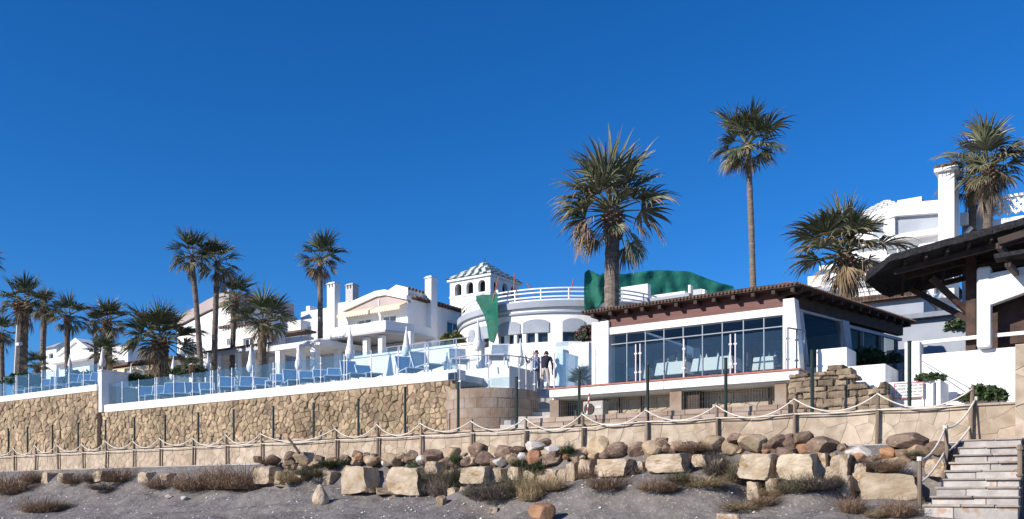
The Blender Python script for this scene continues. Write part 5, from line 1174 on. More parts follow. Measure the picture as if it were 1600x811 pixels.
# small checkered tiled roof behind the right bushy palm
ex, ey = S(1385, VR + 4), VR + 4; ap = Vector((ex, ey, Z(1380, 314, ey))); hw = 1.7; zE = Z(1380, 350, ey)
C4 = [Vector((ex - hw, ey - hw, zE)), Vector((ex + hw, ey - hw, zE)), Vector((ex + hw, ey + hw, zE)), Vector((ex - hw, ey + hw, zE))]
t2 = thing('tiled_turret', 'dark and white tiled turret roof behind the right bushy palm', 'turret', (ex, ey, zg))
q = B(); q.box(ex - hw + .2, ex + hw - .2, ey - hw + .2, ey + hw - .2, zg, zE); q.ob('wall', 'white', t2)
q = B(); q.add(C4 + [ap], [(0, 1, 4), (1, 2, 4), (2, 3, 4), (3, 0, 4), (3, 2, 1, 0)]); rf = q.ob('roof', 'hull', t2)
for fi in (0, 1):
    A_, B_ = C4[fi], C4[(fi + 1) % 4]; nn = (B_ - A_).cross(ap - A_).normalized()
    for r in range(7):
        L0, R0, L1, R1 = A_.lerp(ap, r / 7), B_.lerp(ap, r / 7), A_.lerp(ap, (r + .55) / 7), B_.lerp(ap, (r + .55) / 7); nc = max(1, round(7 * (1 - r / 7)))
        for i in range(nc):
            p = [L0.lerp(R0, i / nc), L0.lerp(R0, (i + .9) / nc), L1.lerp(R1, (i + .9) / nc), L1.lerp(R1, i / nc)]; q = B(); q.hexa([w_ + nn * .01 for w_ in p], [w_ + nn * .07 for w_ in p]); q.ob('roof_tile', 'tile_white', rf)
# low tiled outbuilding seen under the thatch
vO = 33.0; t = thing('garden_outbuilding', 'low tiled outbuilding glimpsed below the thatched shelter', 'building', (S(1460, vO), vO, 5)); 
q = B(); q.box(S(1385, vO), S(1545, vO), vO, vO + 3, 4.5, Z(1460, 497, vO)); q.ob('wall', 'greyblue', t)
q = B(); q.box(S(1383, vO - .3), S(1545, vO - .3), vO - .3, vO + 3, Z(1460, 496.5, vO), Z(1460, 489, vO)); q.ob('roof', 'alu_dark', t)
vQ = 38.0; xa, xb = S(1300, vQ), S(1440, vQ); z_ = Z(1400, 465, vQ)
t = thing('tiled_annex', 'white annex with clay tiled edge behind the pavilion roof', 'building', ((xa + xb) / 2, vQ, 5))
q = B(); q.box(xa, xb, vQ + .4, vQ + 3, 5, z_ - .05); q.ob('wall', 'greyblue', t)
q = B(); q.box(xa, xb, vQ + .2, vQ + 3.2, z_ - .049, z_ + .02); q.ob('roof', 'rooftile', t); tiles_edge(t, (xa, vQ, z_ + .1), (xb, vQ, z_ + .1), 26, .13, .9)
# ------------------------------------------------------------------ palms
def frond_mesh(seed, m, el, n=19, pet=.40, grav=.6, spread=95, fold=.35, tan=0.0, crush=1.0):
    """fan leaf of unit length leaving the trunk at elevation el: arching petiole, pleated blade, tips hanging with gravity"""
    rg = random.Random(seed); b = B(); tips = []
    down = Matrix.Rotation(rad(el), 3, 'Y') @ Vector((0, 0, -1)); Y = Vector((0, 1, 0))
    d = Vector((1, 0, 0)); p = Vector((0, 0, 0)); pts = [p.copy()]
    for i in range(5): d = (d + down * .05 * grav).normalized(); p = p + d * pet / 5; pts.append(p.copy())
    b.tube(pts, [.020, .017, .014, .012, .010, .009], 4, cap=False); npet = len(b.f)
    hub, tang = p, d; N = tang.cross(Y).normalized() * -1
    if N.dot(down) > 0: N = -N
    sp_ = rad(spread) * 2 / n; steps = 7
    for i in range(n):
        u = (i + .5) / n * 2 - 1; a = rad(spread) * u + rg.uniform(-.05, .05)
        dr = (tang * math.cos(a) + Y * math.sin(a) * crush + N * fold * abs(math.sin(a)) ** 1.5 + N * rg.uniform(-.06, .06)).normalized(); side = (Y * math.cos(a) - tang * math.sin(a)).normalized()
        L = (1 - pet) * (.72 + .30 * math.cos(a * .9)) * rg.uniform(.82, 1.1); q = hub.copy(); brown = rg.random() < tan; g = grav * rg.uniform(.6, 1.5)
        rows = [(q - side * .003, q + N * .002, q + side * .003)]
        for j in range(1, steps + 1):
            t_ = j / steps; dr = (dr + down * g * .62 * max(0, t_ - .22) ** 1.3 + side * rg.uniform(-.03, .03)).normalized(); q = q + dr * L / steps
            w2 = min(.55 * sp_ * L * t_, .55 * sp_ * L * .46) * (1 if t_ < .45 else max(.02, (1 - t_) / .55)) * crush + .0015
            nn = dr.cross(side).normalized(); nn = nn if nn.dot(N) > 0 else -nn
            rows.append((q - side * w2, q + nn * w2 * .6, q + side * w2))
        base = len(b.v)
        for rw in rows: b.v += list(rw)
        for j in range(len(rows) - 1):
            p_ = base + 3 * j
            if j >= (3 if brown else 5) and rg.random() < tan + .2: tips += [len(b.f), len(b.f) + 1]
            b.f += [(p_, p_ + 1, p_ + 4, p_ + 3), (p_ + 1, p_ + 2, p_ + 5, p_ + 4)]
    me = b.mesh('frond', m); me.materials.append(M['petiole'] if m != 'frond_dead' else M['boot']); me.materials.append(M['frond_dead'])
    for i, pl in enumerate(me.polygons): pl.material_index = 1 if i < npet else 0
    for i in tips: me.polygons[i].material_index = 2
    return me
BINS = (80, 55, 30, 5, -20, -45)
def leaf_pool(m, s0): return {el: [frond_mesh(s0 + 7 * i + v, m, el, pet=.30 + .035 * i, grav=.34 + .15 * i, spread=(62, 80, 95, 100, 95, 85)[i], fold=(.5, .4, .35, .3, .3, .3)[i], tan=.05 + .07 * i) for v in range(3)] for i, el in enumerate(BINS)}
GREEN, DARK = leaf_pool('frond', 0), leaf_pool('frond_dark', 200)
DEADB = {el: [frond_mesh(400 + 7 * i + v, 'frond_dead', el, n=16, pet=.42, grav=1.5, spread=60, fold=.2, crush=.7) for v in range(2)] for i, el in enumerate((-10, -40, -68))}
def pick(pool, el, rg): return rg.choice(pool[min(pool, key=lambda e_: abs(e_ - el))])
def palm(px, py, rpx, d, trunk_px, zb, n, label, seed, base_px=None, dead=.22, pal=0, skirt=0, low=-30, boots=True, hand=None):
    rg = random.Random(seed); top = D(px, py, d); base = D(base_px if base_px is not None else px, py, d); base.z = zb
    R_ = rpx * d / F; r0 = trunk_px / 2 * d / F; H = top.z - zb
    t = thing('palm_tree', label, 'palm tree', base, 'fan palms of the resort')
    b = B(); m_ = max(10, int(H / .22)); pts, rs = [], []; bend = rg.uniform(-.12, .12)
    for i in range(m_ + 1):
        u = i / m_; p = base.lerp(top, u); p += Vector((c, k, 0)) * bend * math.sin(math.pi * u) + Vector((rg.uniform(-.006, .006), rg.uniform(-.006, .006), 0))
        pts.append(p); rs.append(r0 * (1.0 + .30 * (1 - u) ** 5 - .12 * u) * (1 + (.035 if i % 2 else -.035) + rg.uniform(-.015, .015)))
    b.tube(pts, rs, 14); b.ob('trunk', 'trunk', t, smooth=False)
    if boots:                                                          # stubs of old leaf bases below the crown
        b = B(); nb = 46
        for i in range(nb):
            u = i / nb; a = i * 2.4; z = top.z - .15 * R_ - u * max(.45, R_ * .42); p = Vector((top.x, top.y, z)); o = Vector((math.cos(a), math.sin(a), 0)); rr = r0 * (1.25 - .3 * u)
            b.beam(p + o * r0 * .4, p + o * rr * 1.25 + Vector((0, 0, .16)), r0 * .5, r0 * .22)
        b.ob('leaf_boots', 'boot', t)
    pool = DARK if pal else GREEN
    for th, dpt, ln, kd in hand or ():                                 # leaves read one by one: bearing in the picture plane, lean to the sea, length, kind
        Xi = Vector((c, k, 0)); dr = (Xi * math.cos(rad(th)) + Vector((0, 0, 1)) * math.sin(rad(th)) + Vector((k, -c, 0)) * dpt).normalized()
        az = math.atan2(dr.y, dr.x); el = math.asin(dr.z); me = pick(DEADB if kd == 'd' else pool, math.degrees(el), rg); s_ = R_ * ln * rg.uniform(.95, 1.05)
        rot = (Matrix.Rotation(az, 3, 'Z') @ Matrix.Rotation(-el, 3, 'Y') @ Matrix.Rotation(rg.uniform(-.7, .7), 3, 'X')).to_euler()
        place('frond', me, t, top - base + Vector((math.cos(az) * r0 * .7, math.sin(az) * r0 * .7, -.1 * R_ + .16 * R_ * math.sin(el))), rot, (s_, s_ * rg.uniform(.9, 1.15), s_))
    for i in range(n):
        u = i / (n - 1); az = i * 2.39996 + rg.uniform(-.6, .6); isd = u > 1 - dead
        el = lerp(84, low, u ** .8) + rg.uniform(-22, 22)
        if isd: el = rg.uniform(-64, -14)
        me = pick(DEADB if isd else pool, el, rg)
        s_ = R_ * (rg.uniform(.72, 1.2) if not isd else rg.uniform(.7, .95)) * (.86 + .16 * math.sin(math.pi * min(1, u * 1.3)))
        o = Vector((math.cos(az) * r0 * .7, math.sin(az) * r0 * .7, .10 * R_ - .28 * R_ * u))
        rot = (Matrix.Rotation(az, 3, 'Z') @ Matrix.Rotation(-rad(el), 3, 'Y') @ Matrix.Rotation(rg.uniform(-.4, .4), 3, 'X')).to_euler()
        place('frond', me, t, top - base + o, rot, (s_, s_ * rg.uniform(.85, 1.1), s_))
    for i in range(skirt):                                             # hanging dead leaves against the trunk
        az = i * 2.4 + .5; el = rg.uniform(-86, -70); s_ = R_ * rg.uniform(.5, .8)
        rot = (Matrix.Rotation(az, 3, 'Z') @ Matrix.Rotation(-rad(el), 3, 'Y') @ Matrix.Rotation(rg.uniform(-.3, .3), 3, 'X')).to_euler()
        place('frond', pick(DEADB, el, rg), t, top - base + Vector((math.cos(az) * r0, math.sin(az) * r0, -.25 * R_ - rg.uniform(0, .25) * R_)), rot, (s_, s_ * .8, s_))
    return t
palm(958, 324, 95, 34.5, 25, 5.0, 2, 'big shaggy palm with thick trunk rising behind the restaurant roof', 1, 961, dead=0, low=60,
     hand=[(93, .1, 1.12, 0), (85, -.5, 1.1, 1), (104, .4, 1.05, 0), (66, .15, 1.2, 0), (58, -.4, 1.15, 1), (74, .5, 1.0, 1), (122, .1, 1.22, 0), (132, -.4, 1.1, 1), (115, .6, 1.0, 1), (146, .2, 1.12, 1), (152, -.5, 1.05, 2), (160, .35, 1.08, 2), (168, .0, 1.05, 2), (178, .4, 1.0, 2), (186, .1, .98, 3), (140, .9, .9, 2), (24, .1, 1.12, 1), (14, -.3, 1.05, 2), (28, .7, .8, 2),
           (198, .2, .92, 'd'), (206, .5, .95, 'd'), (214, -.1, .9, 'd'), (190, .7, .85, 'd'), (222, .4, .88, 'd'), (232, .2, .8, 3), (-8, .2, .95, 'd'), (-22, .4, .78, 'd'), (-52, .1, .9, 3), (-62, .4, .95, 3), (-70, -.2, .9, 3), (246, .5, .62, 'd'), (110, 1.4, .7, 'd'), (-80, 1.2, .5, 3), (70, 1.6, .55, 3), (-30, -.6, .8, 3), (200, -.6, .85, 3)])
palm(1168, 222, 66, 46, 10, 5.9, 42, 'tallest slender palm standing right of centre', 2, 1178, dead=.16, pal=1, low=-50, boots=False)
palm(1321, 392, 88, 38, 22, 5.0, 54, 'broad bushy palm in front of the apartment block', 3, 1325, dead=.36, low=-48, skirt=4)
palm(1545, 256, 72, 41, 15, 5.0, 38, 'palm with pale trunk beside the tall chimney tower', 4, 1544, dead=.24, low=-55, skirt=8)
palm(1517, 282, 52, 43.5, 12, 5.0, 26, 'palm half hidden behind the chimney tower palm', 5, 1528, dead=.32, low=-60, skirt=10)
palm(299, 398, 42, 45, 9, Z_TER, 27, 'left one of the two tall slender palms', 6, 317, dead=.16, pal=1, low=-58, boots=False, skirt=4)
palm(340, 408, 45, 46, 9.5, Z_TER, 29, 'right one of the two tall slender palms', 7, 334, dead=.2, pal=1, low=-58, boots=False, skirt=4)
palm(368, 462, 42, 48, 9, Z_TER, 26, 'dark palm just behind the two tall slender palms', 8, 362, dead=.14, pal=1, low=-50, skirt=3)
palm(412, 500, 54, 42, 15, Z_TER, 32, 'shaggy short palm with dark trunk in front of the left villa', 9, 406, dead=.24, pal=1, low=-45, skirt=4)
palm(500, 402, 44, 49, 9, Z_TER, 30, 'single middle palm standing left of the white chimneys', 10, 500, dead=.12, pal=1, low=-55, boots=False, skirt=5)
palm(250, 528, 66, 46, 20, Z_TER, 48, 'low broad bushy palm with brown skirt left of the left villa', 11, 250, dead=.2, low=-32, skirt=14, pal=1)
palm(36, 470, 46, 54, 20, Z_TER2, 30, 'palm with the thickest trunk at far left', 12, 30, dead=.2, pal=1, low=-45, skirt=6)
palm(70, 478, 34, 52, 9, Z_TER2, 32, 'palm directly right of the thick trunked far left palm', 13, 67, dead=.2, pal=1, low=-55, skirt=4)
palm(106, 492, 36, 50, 9, Z_TER2, 32, 'slender palm over the small gabled house', 14, 110, dead=.16, pal=1, low=-58, skirt=4)
palm(168, 500, 40, 52, 10, Z_TER2, 32, 'spreading palm above the white end pier', 15, 167, dead=.14, pal=1, low=-45, skirt=4)
palm(148, 505, 24, 56, 7, Z_TER2, 26, 'small palm between the slender palm and spreading palm', 23, 148, dead=.1, pal=1, low=-60, boots=False)
palm(162, 552, 34, 50, 12, Z_TER2, 28, 'low dark palm behind the parasol over the white pier', 16, 162, dead=.1, pal=1, low=-25)
palm(2, 520, 30, 56, 8, Z_TER2, 28, 'small palm crown cut by the left edge above the lamp post', 17, 4, dead=.24, pal=1, low=-55, skirt=4)
palm(-24, 408, 30, 60, 9, Z_TER2, 30, 'tall palm whose crown tip just enters the left edge', 18, -30, dead=.2, pal=1, low=-50, boots=False)
palm(58, 570, 26, 50, 7, Z_TER2, 24, 'very low palm tuft behind the far left parasol', 19, 58, dead=.1, pal=1, low=-20)
palm(300, 572, 22, 42, 7, Z_TER, 20, 'small low palm at the foot of the left slender trunk', 20, 300, dead=.15, pal=1, low=-20)
palm(1478, 500, 22, 31, 6, 4.9, 22, 'small grey green palm under the thatched shelter', 21, 1478, dead=.1, low=-10)
palm(908, 597, 30, 29.4, 6, Z_DECK - .2, 26, 'spiky young palm behind the deck railing', 22, 906, dead=.05, pal=1, low=5, boots=False)

# ------------------------------------------------------------------ leafy bushes
def bush(px, py, wpx, hpx, d, m, n, name, label, seed, dome=True, flowers=0, group=None, cat='bush'):
    rg = random.Random(seed); ctr = D(px, py, d); rx, rz = wpx / 2 * d / F, hpx * d / F
    t = thing(name, label, cat, ctr, group); b = B(); fl = B(); s_ = max(.035, min(.10, rx * .12))
    for i in range(n):
        a = rg.uniform(0, 2 * math.pi); h = rg.random(); r = math.sqrt(1 - (h * .95) ** 2) * rg.uniform(.35, 1.02) ** .5
        lump = .8 + .35 * noise.noise((math.cos(a) * 2.1 + seed, math.sin(a) * 2.1, h * 2.5))
        p = ctr + Vector((math.cos(a) * r * rx * lump, math.sin(a) * r * rx * lump, h * rz * lump * (1 if rg.random() < .6 else rg.random())))
        u = Vector((rg.gauss(0, 1), rg.gauss(0, 1), rg.gauss(0, 1))).normalized(); w_ = u.cross(Vector((rg.gauss(0, 1), rg.gauss(0, 1), rg.gauss(0, 1)))).normalized(); l = s_ * rg.uniform(.7, 1.5)
        (fl if flowers and rg.random() < flowers else b).add([p - u * l, p + w_ * l * .45, p + u * l, p - w_ * l * .45], [(0, 1, 2, 3)])
    tag(b.ob('foliage', m, t), kind='stuff')
    if fl.f: tag(fl.ob('flowers', 'flower', t), kind='stuff')
    b = B()
    for i in range(7): a = i * 2.4; b.tube([ctr - Vector((0, 0, .05)), ctr + Vector((math.cos(a) * rx * .35, math.sin(a) * rx * .35, rz * .35)), ctr + Vector((math.cos(a) * rx * .6, math.sin(a) * rx * .6, rz * .62))], [.02, .012, .005], 5)
    b.ob('stems', 'wood_stump', t)
bush(1538, 625, 78, 22, 20.9, 'leaf', 2600, 'rounded_bush', 'dark green mound of leaves in the low white planter', 1)
bush(1452, 595, 58, 12, 22.3, 'leaf', 1300, 'planter_bush', 'flat green bush on the white wall above the notice', 2)
bush(708, 540, 50, 22, 41, 'leaf_y', 1400, 'yellow_bush', 'yellow green bush at the right end of the middle villa', 3)
bush(1456, 396, 46, 18, 44, 'leaf', 900, 'balcony_flowers', 'balcony plants with red flowers below the chimney tower', 4, flowers=.18)
bush(1415, 401, 60, 7, 44.5, 'leaf', 500, 'balcony_plants', 'thin row of plants on the apartment balcony', 5, flowers=.1)
bush(917, 530, 46, 24, 35, 'leaf_grey', 1300, 'flowering_shrub', 'grey green shrub with red flowers left of the pavilion pillar', 6, flowers=.12)
bush(1356, 566, 70, 24, 27, 'leaf', 1200, 'window_shrub', 'dark shrub seen through the small restaurant windows', 7)
bush(1395, 566, 40, 16, 27.5, 'leaf_grey', 700, 'window_shrub', 'small shrub at the end of the restaurant side windows', 8)
bush(130, 600, 80, 22, 47, 'leaf', 1200, 'garden_hedge', 'dark hedge behind the far left loungers', 9)
bush(40, 600, 80, 20, 48, 'leaf', 1200, 'garden_hedge', 'dark hedge at the foot of the thick trunked palm', 10)
bush(215, 600, 70, 18, 44, 'leaf', 1000, 'garden_hedge', 'dark hedge in front of the cream awning', 11)
bush(300, 585, 80, 16, 43, 'leaf', 1000, 'garden_hedge', 'dark hedge below the two slender palms', 12)
bush(1500, 515, 60, 22, 30, 'leaf', 900, 'shelter_shrub', 'dark shrub behind the brown post of the thatched shelter', 13)
bush(1440, 515, 50, 14, 32, 'leaf_grey', 700, 'shelter_shrub', 'grey shrub left of the thatched shelter post', 14)

# ------------------------------------------------------------------ boulders and quarry blocks of the bank
def rock_mesh(seed, m, cuts=10):
    rg = random.Random(seed); bm = bmesh.new(); bmesh.ops.create_icosphere(bm, subdivisions=4, radius=1)
    planes = [(Vector((rg.gauss(0, 1), rg.gauss(0, 1), rg.gauss(0, .8))).normalized(), rg.uniform(.56, .84)) for _ in range(cuts)]
    for v in bm.verts:
        p = v.co.copy() * (1 + .16 * noise.noise(v.co * 1.3 + Vector((seed * 3.1, 0, 0))))
        for nn, h in planes:
            e = p.dot(nn) - h
            if e > 0: p -= nn * e * .97
        v.co = p * (1 + .035 * noise.noise(p * 4 + Vector((0, seed * 2.3, 0))))
    mn = [min(v.co[i] for v in bm.verts) for i in range(3)]; mx = [max(v.co[i] for v in bm.verts) for i in range(3)]
    for v in bm.verts: v.co = Vector([(v.co[i] - (mn[i] + mx[i]) / 2) / (mx[i] - mn[i]) for i in range(3)])
    me = bpy.data.meshes.new('boulder'); bm.to_mesh(me); bm.free(); me.materials.append(M[m])
    me.polygons.foreach_set('use_smooth', [True] * len(me.polygons)); me.set_sharp_from_angle(angle=rad(16)); return me
def block_mesh(seed, m):
    """roughly squared quarry stone: a box knocked off by oblique planes, with an uneven broken face"""
    rg = random.Random(seed); bm = bmesh.new(); bmesh.ops.create_cube(bm, size=1); bmesh.ops.subdivide_edges(bm, edges=bm.edges[:], cuts=11, use_grid_fill=True)
    tp = [rg.uniform(-.16, .16) for _ in range(6)]; s_ = Vector((seed * 1.7, 0, 0))
    planes = []
    for _ in range(9):
        n_ = Vector((rg.choice((-1, 1)) * rg.uniform(.3, 1), rg.choice((-1, -1, 1)) * rg.uniform(.1, 1), rg.choice((-1, 1, 1)) * rg.uniform(.3, 1))).normalized()
        planes.append((n_, (abs(n_.x) + abs(n_.y) + abs(n_.z)) * .5 * rg.uniform(.80, .97)))
    for v in bm.verts:
        p = v.co.copy(); q = Vector((p.x * (1 + tp[0] * p.z * 2) + tp[1] * p.z * .8, p.y * (1 + tp[2] * p.z), p.z * (1 + tp[3] * p.x * 1.4) + tp[4] * p.x * .35))
        for n_, h in planes:
            e = q.dot(n_) - h
            if e > 0: q -= n_ * e * .97
        q += Vector((noise.noise(p * 1.9 + s_), noise.noise(p * 1.9 + s_ + Vector((9, 0, 0))), noise.noise(p * 1.9 + s_ + Vector((0, 9, 0))))) * .07
        r_ = noise.noise(p * 5 + s_); q += p.normalized() * (.04 * r_ + .02 * noise.noise(p * 12 + s_) - (.03 if r_ > .25 else 0))
        v.co = q
    mn = [min(v.co[i] for v in bm.verts) for i in range(3)]; mx = [max(v.co[i] for v in bm.verts) for i in range(3)]
    for v in bm.verts: v.co = Vector([(v.co[i] - (mn[i] + mx[i]) / 2) / (mx[i] - mn[i]) for i in range(3)])
    me = bpy.data.meshes.new('block'); bm.to_mesh(me); bm.free(); me.materials.append(M[m])
    me.polygons.foreach_set('use_smooth', [True] * len(me.polygons)); me.set_sharp_from_angle(angle=rad(22)); return me
kinds = {'r': ('rock', 'grey brown boulder'), 't': ('rock_tan', 'tan boulder'), 'o': ('rock_red', 'rust coloured boulder'), 'p': ('pale_rock', 'pale grey boulder'), 'b': ('block', 'cream quarry block')}
pools = {q: [(block_mesh(i + 3, kinds[q][0]) if q == 'b' else rock_mesh(i * 5 + ord(q), kinds[q][0])) for i in range(9)] for q in kinds}
ROCKS = [('r', 424, 717, 23, 16), ('r', 449, 714, 19, 20), ('t', 474, 716, 38, 21), ('r', 495, 716, 17, 12), ('r', 515, 720, 18, 13), ('r', 536, 717, 18, 15), ('r', 554, 709, 17, 13), ('r', 569, 711, 12, 11), ('t', 553, 719, 20, 13),
    ('t', 578, 719, 29, 17), ('t', 609, 717, 35, 20), ('p', 599, 722, 17, 11), ('r', 639, 713, 22, 22), ('r', 674, 713, 33, 24), ('p', 655, 718, 18, 16), ('t', 704, 707, 24, 19), ('r', 743, 702, 31, 25), ('r', 727, 721, 25, 17),
    ('r', 753, 716, 28, 24), ('r', 783, 706, 28, 24), ('p', 777, 721, 23, 15), ('r', 807, 702, 31, 14), ('t', 796, 716, 20, 17), ('p', 811, 715, 18, 18), ('o', 831, 713, 25, 24), ('p', 838, 695, 38, 18), ('r', 846, 690, 22, 13), ('p', 862, 704, 32, 18), ('r', 859, 717, 31, 24),
    ('t', 897, 713, 22, 20), ('t', 931, 696, 36, 34), ('t', 907, 709, 18, 22), ('t', 926, 713, 22, 15), ('r', 962, 702, 32, 27), ('r', 991, 702, 27, 27), ('t', 1020, 701, 42, 29), ('r', 1030, 690, 23, 16), ('t', 1055, 695, 22, 18), ('t', 1112, 690, 36, 23),
    ('r', 1145, 683, 24, 16), ('t', 1138, 696, 26, 27), ('t', 1173, 690, 46, 28), ('r', 1213, 688, 28, 22), ('r', 1233, 688, 22, 25), ('r', 1225, 710, 32, 27), ('o', 1195, 704, 18, 14), ('r', 1254, 682, 29, 22), ('r', 1285, 695, 46, 31), ('o', 1255, 703, 27, 24), ('r', 1316, 698, 17, 14),
    ('p', 1342, 706, 44, 24), ('r', 1421, 687, 62, 26), ('o', 1387, 707, 32, 22), ('r', 1413, 711, 34, 28), ('t', 1434, 702, 38, 26), ('r', 1468, 699, 42, 24), ('t', 1390, 724, 52, 26), ('r', 1498, 713, 22, 32), ('r', 1446, 722, 26, 20), ('r', 1076, 697, 24, 18), ('r', 1094, 697, 20, 16), ('t', 882, 704, 22, 18), ('r', 690, 722, 20, 16), ('r', 768, 722, 14, 12)]
BLOCKS = [(411, 741, 42, 26), (436, 744, 19, 20), (514, 745, 27, 22), (557, 746, 62, 44), (629, 749, 66, 42), (738, 741, 56, 26), (778, 740, 28, 22), (803, 739, 30, 20), (859, 746, 45, 32), (893, 735, 24, 28), (915, 728, 30, 24), (960, 728, 60, 27), (1039, 722, 72, 28), (1093, 719, 32, 20),
    (1178, 727, 64, 40), (1176, 765, 28, 31), (1207, 758, 18, 26), (1243, 727, 68, 40), (1277, 724, 38, 36), (1313, 726, 37, 36), (1315, 762, 40, 44), (1390, 758, 96, 44), (1462, 730, 40, 26), (40, 758, 34, 21), (73, 747, 26, 24), (96, 746, 21, 16), (156, 744, 38, 18), (226, 745, 30, 17), (259, 744, 24, 11), (676, 730, 32, 20), (707, 769, 15, 16), (725, 767, 21, 15), (1376, 796, 46, 22), (1345, 735, 26, 24), (470, 736, 20, 18), (765, 744, 22, 20), (828, 744, 28, 22), (880, 743, 22, 24), (937, 735, 22, 20), (1000, 729, 26, 22), (1070, 724, 24, 19), (1120, 729, 28, 26), (1148, 736, 22, 28), (1214, 736, 20, 28), (1296, 742, 24, 30), (1341, 752, 26, 30), (700, 746, 26, 26), (657, 744, 22, 20)]
rg = random.Random(123)                                                # smaller stones filling the row
for i in range(96):
    px = 405 + i * 11.4 + rg.uniform(-8, 8); y_ = interp([(400, 722), (700, 716), (900, 707), (1100, 698), (1300, 706), (1520, 712)], px) + rg.uniform(-7, 9); w_ = rg.uniform(9, 20)
    ROCKS.append((rg.choice('rrrrtto'), px, y_, w_, w_ * rg.uniform(.6, .85)))
items = [(q, *a_) for q, *a_ in ROCKS] + [('b', *a_) for a_ in BLOCKS]
cnt = {}
rg = random.Random(90)
for kq, px, py, wpx, hpx in sorted(items, key=lambda q: q[1]):
    i = cnt.get(kq, 0); cnt[kq] = i + 1
    v = 20.72 if kq != 'b' else 20.28
    if kq == 'b' and (py > 755 or wpx > 54): v = 19.95
    if kq != 'b' and py > 709: v = 20.5
    if px > 1370 and kq != 'b': v = 20.55
    if px < 480 and kq == 'b':                                         # half sunk in the sand bank
        v = 20.25
    d = dep(px, v); p = Vector((S(px, v), v, Z(px, py, v)))
    W = wpx * d / F; H_ = hpx * d / F
    me = pools[kq][(i * 7 + 3) % 9]
    if kq == 'b':
        dy = min(.75, .5 * W + .25); Ls = max(.25, (W - dy * k * .8) / c)
        o = place('quarry_block', me, None, p + Vector((0, dy * .3, -.08 * H_)), (rg.uniform(-.05, .05), rg.uniform(-.06, .06), rg.uniform(-.12, .12)), (Ls * 1.14, dy, H_ * 1.10))
        tag(o, nth(i) + ' cream quarry block from the left along the sand bank', 'stone block', 'cream quarry blocks of the bank')
    else:
        o = place('boulder', me, None, p + Vector((0, .12, -.02)), (rg.uniform(-.1, .1), rg.uniform(-.12, .12), YAW + rg.choice((0, math.pi)) + rg.uniform(-.2, .2)), (W * 1.03, W * rg.uniform(.8, 1.0), H_ * 1.04))
        tag(o, nth(i) + ' ' + kinds[kq][1] + ' from the left in the boulder row', 'boulder', kinds[kq][1] + 's of the bank')
# dark stump beside the beach stairs
b = B(); p = D(1482, 748, 18.6); b.tube([p, p + Vector((.02, 0, .3)), p + Vector((-.02, 0, .52))], [.13, .12, .09], 9); b.tube([p + Vector((.2, 0, -.02)), p + Vector((.17, 0, .4))], [.1, .07], 8); tag(b.ob('driftwood_stump', 'wood_stump'), 'dark driftwood stump left of the beach stairs', 'stump')
# loose stones lying on the sand
def on_sand(px, py):
    best = None; v = 13.0
    while v < 21:
        s_ = S(px, v); z = Z(px, py, v)
        if sand_z(s_, v) >= z: best = (s_, v, sand_z(s_, v)); break
        v += .03
    return Vector(best) if best else Vector((S(px, 20.5), 20.5, sand_z(S(px, 20.5), 20.5)))
for i, (px, py, wpx, hpx, kq, lb) in enumerate(((502, 786, 33, 32, 'b', 'pointed white stone standing alone on the grey sand'), (847, 818, 44, 36, 'o', 'rust brown boulder at the bottom edge of the beach'), (690, 789, 18, 17, 't', 'small tan stone left of the scrub on the sand'), (770, 802, 15, 10, 'b', 'small round white stone on the sand'), (264, 779, 12, 7, 'p', 'left of two small pale stones on the left sand'), (288, 782, 12, 7, 'p', 'right of two small pale stones on the left sand'), (440, 760, 22, 8, 'b', 'flat cream stone below the left boulders'), (605, 772, 36, 10, 'b', 'flat cream slab half buried under the two big blocks'), (1140, 822, 40, 22, 'b', 'low cream stone at the bottom edge'))):
    p = on_sand(px, py); d = -k * p.x + c * p.y; W, H_ = wpx * d / F, hpx * d / F; me = pools[kq][(i + 2) % 6]
    if i == 0:
        bm = bmesh.new(); bmesh.ops.create_icosphere(bm, subdivisions=4, radius=.5)
        for v_ in bm.verts:
            t_ = v_.co.z + .5; f = lerp(1.15, .28, t_); v_.co = Vector((v_.co.x * f - .06 * t_, v_.co.y * f, v_.co.z)) * (1 + .10 * noise.noise(v_.co * 3)); v_.co.z = max(v_.co.z, -.42)
        me = bpy.data.meshes.new('pointed_stone'); bm.to_mesh(me); bm.free(); me.materials.append(M['block'])
        me.polygons.foreach_set('use_smooth', [True] * len(me.polygons)); me.set_sharp_from_angle(angle=rad(30))
    o = place('loose_stone', me, None, p + Vector((0, 0, H_ * .36)), (0, 0, YAW + rg.uniform(-.3, .3)), (W, W * .8, H_ * 1.1)); tag(o, lb, 'stone')
# pebbles
b = B(); rg = random.Random(55)
for i in range(3000):
    s_, v = rg.uniform(-48, 4), rg.uniform(15.5, 20.3) ; z = sand_z(s_, v); r = rg.choice((.012, .016, .02, .02, .03, .045)) * rg.uniform(.7, 1.3); a = rg.uniform(0, 3)
    ca, sa = math.cos(a) * r, math.sin(a) * r
    b.add([(s_ + ca, v + sa, z), (s_ - sa, v + ca, z), (s_ - ca * 1.2, v - sa * 1.2, z), (s_ + sa, v - ca, z), (s_ + r * .2, v, z + r * .75), (s_ - r * .3, v + r * .1, z + r * .7)], [(0, 1, 4), (1, 2, 5, 4), (2, 3, 5), (3, 0, 4, 5)])
tag(b.ob('pebbles', mat('pale_pebbles', (.40, .37, .34), (.60, .57, .53), scale=1.1, rough=.9, rand=.5)), 'small pale pebbles scattered over the grey sand', 'pebbles', kind='stuff')

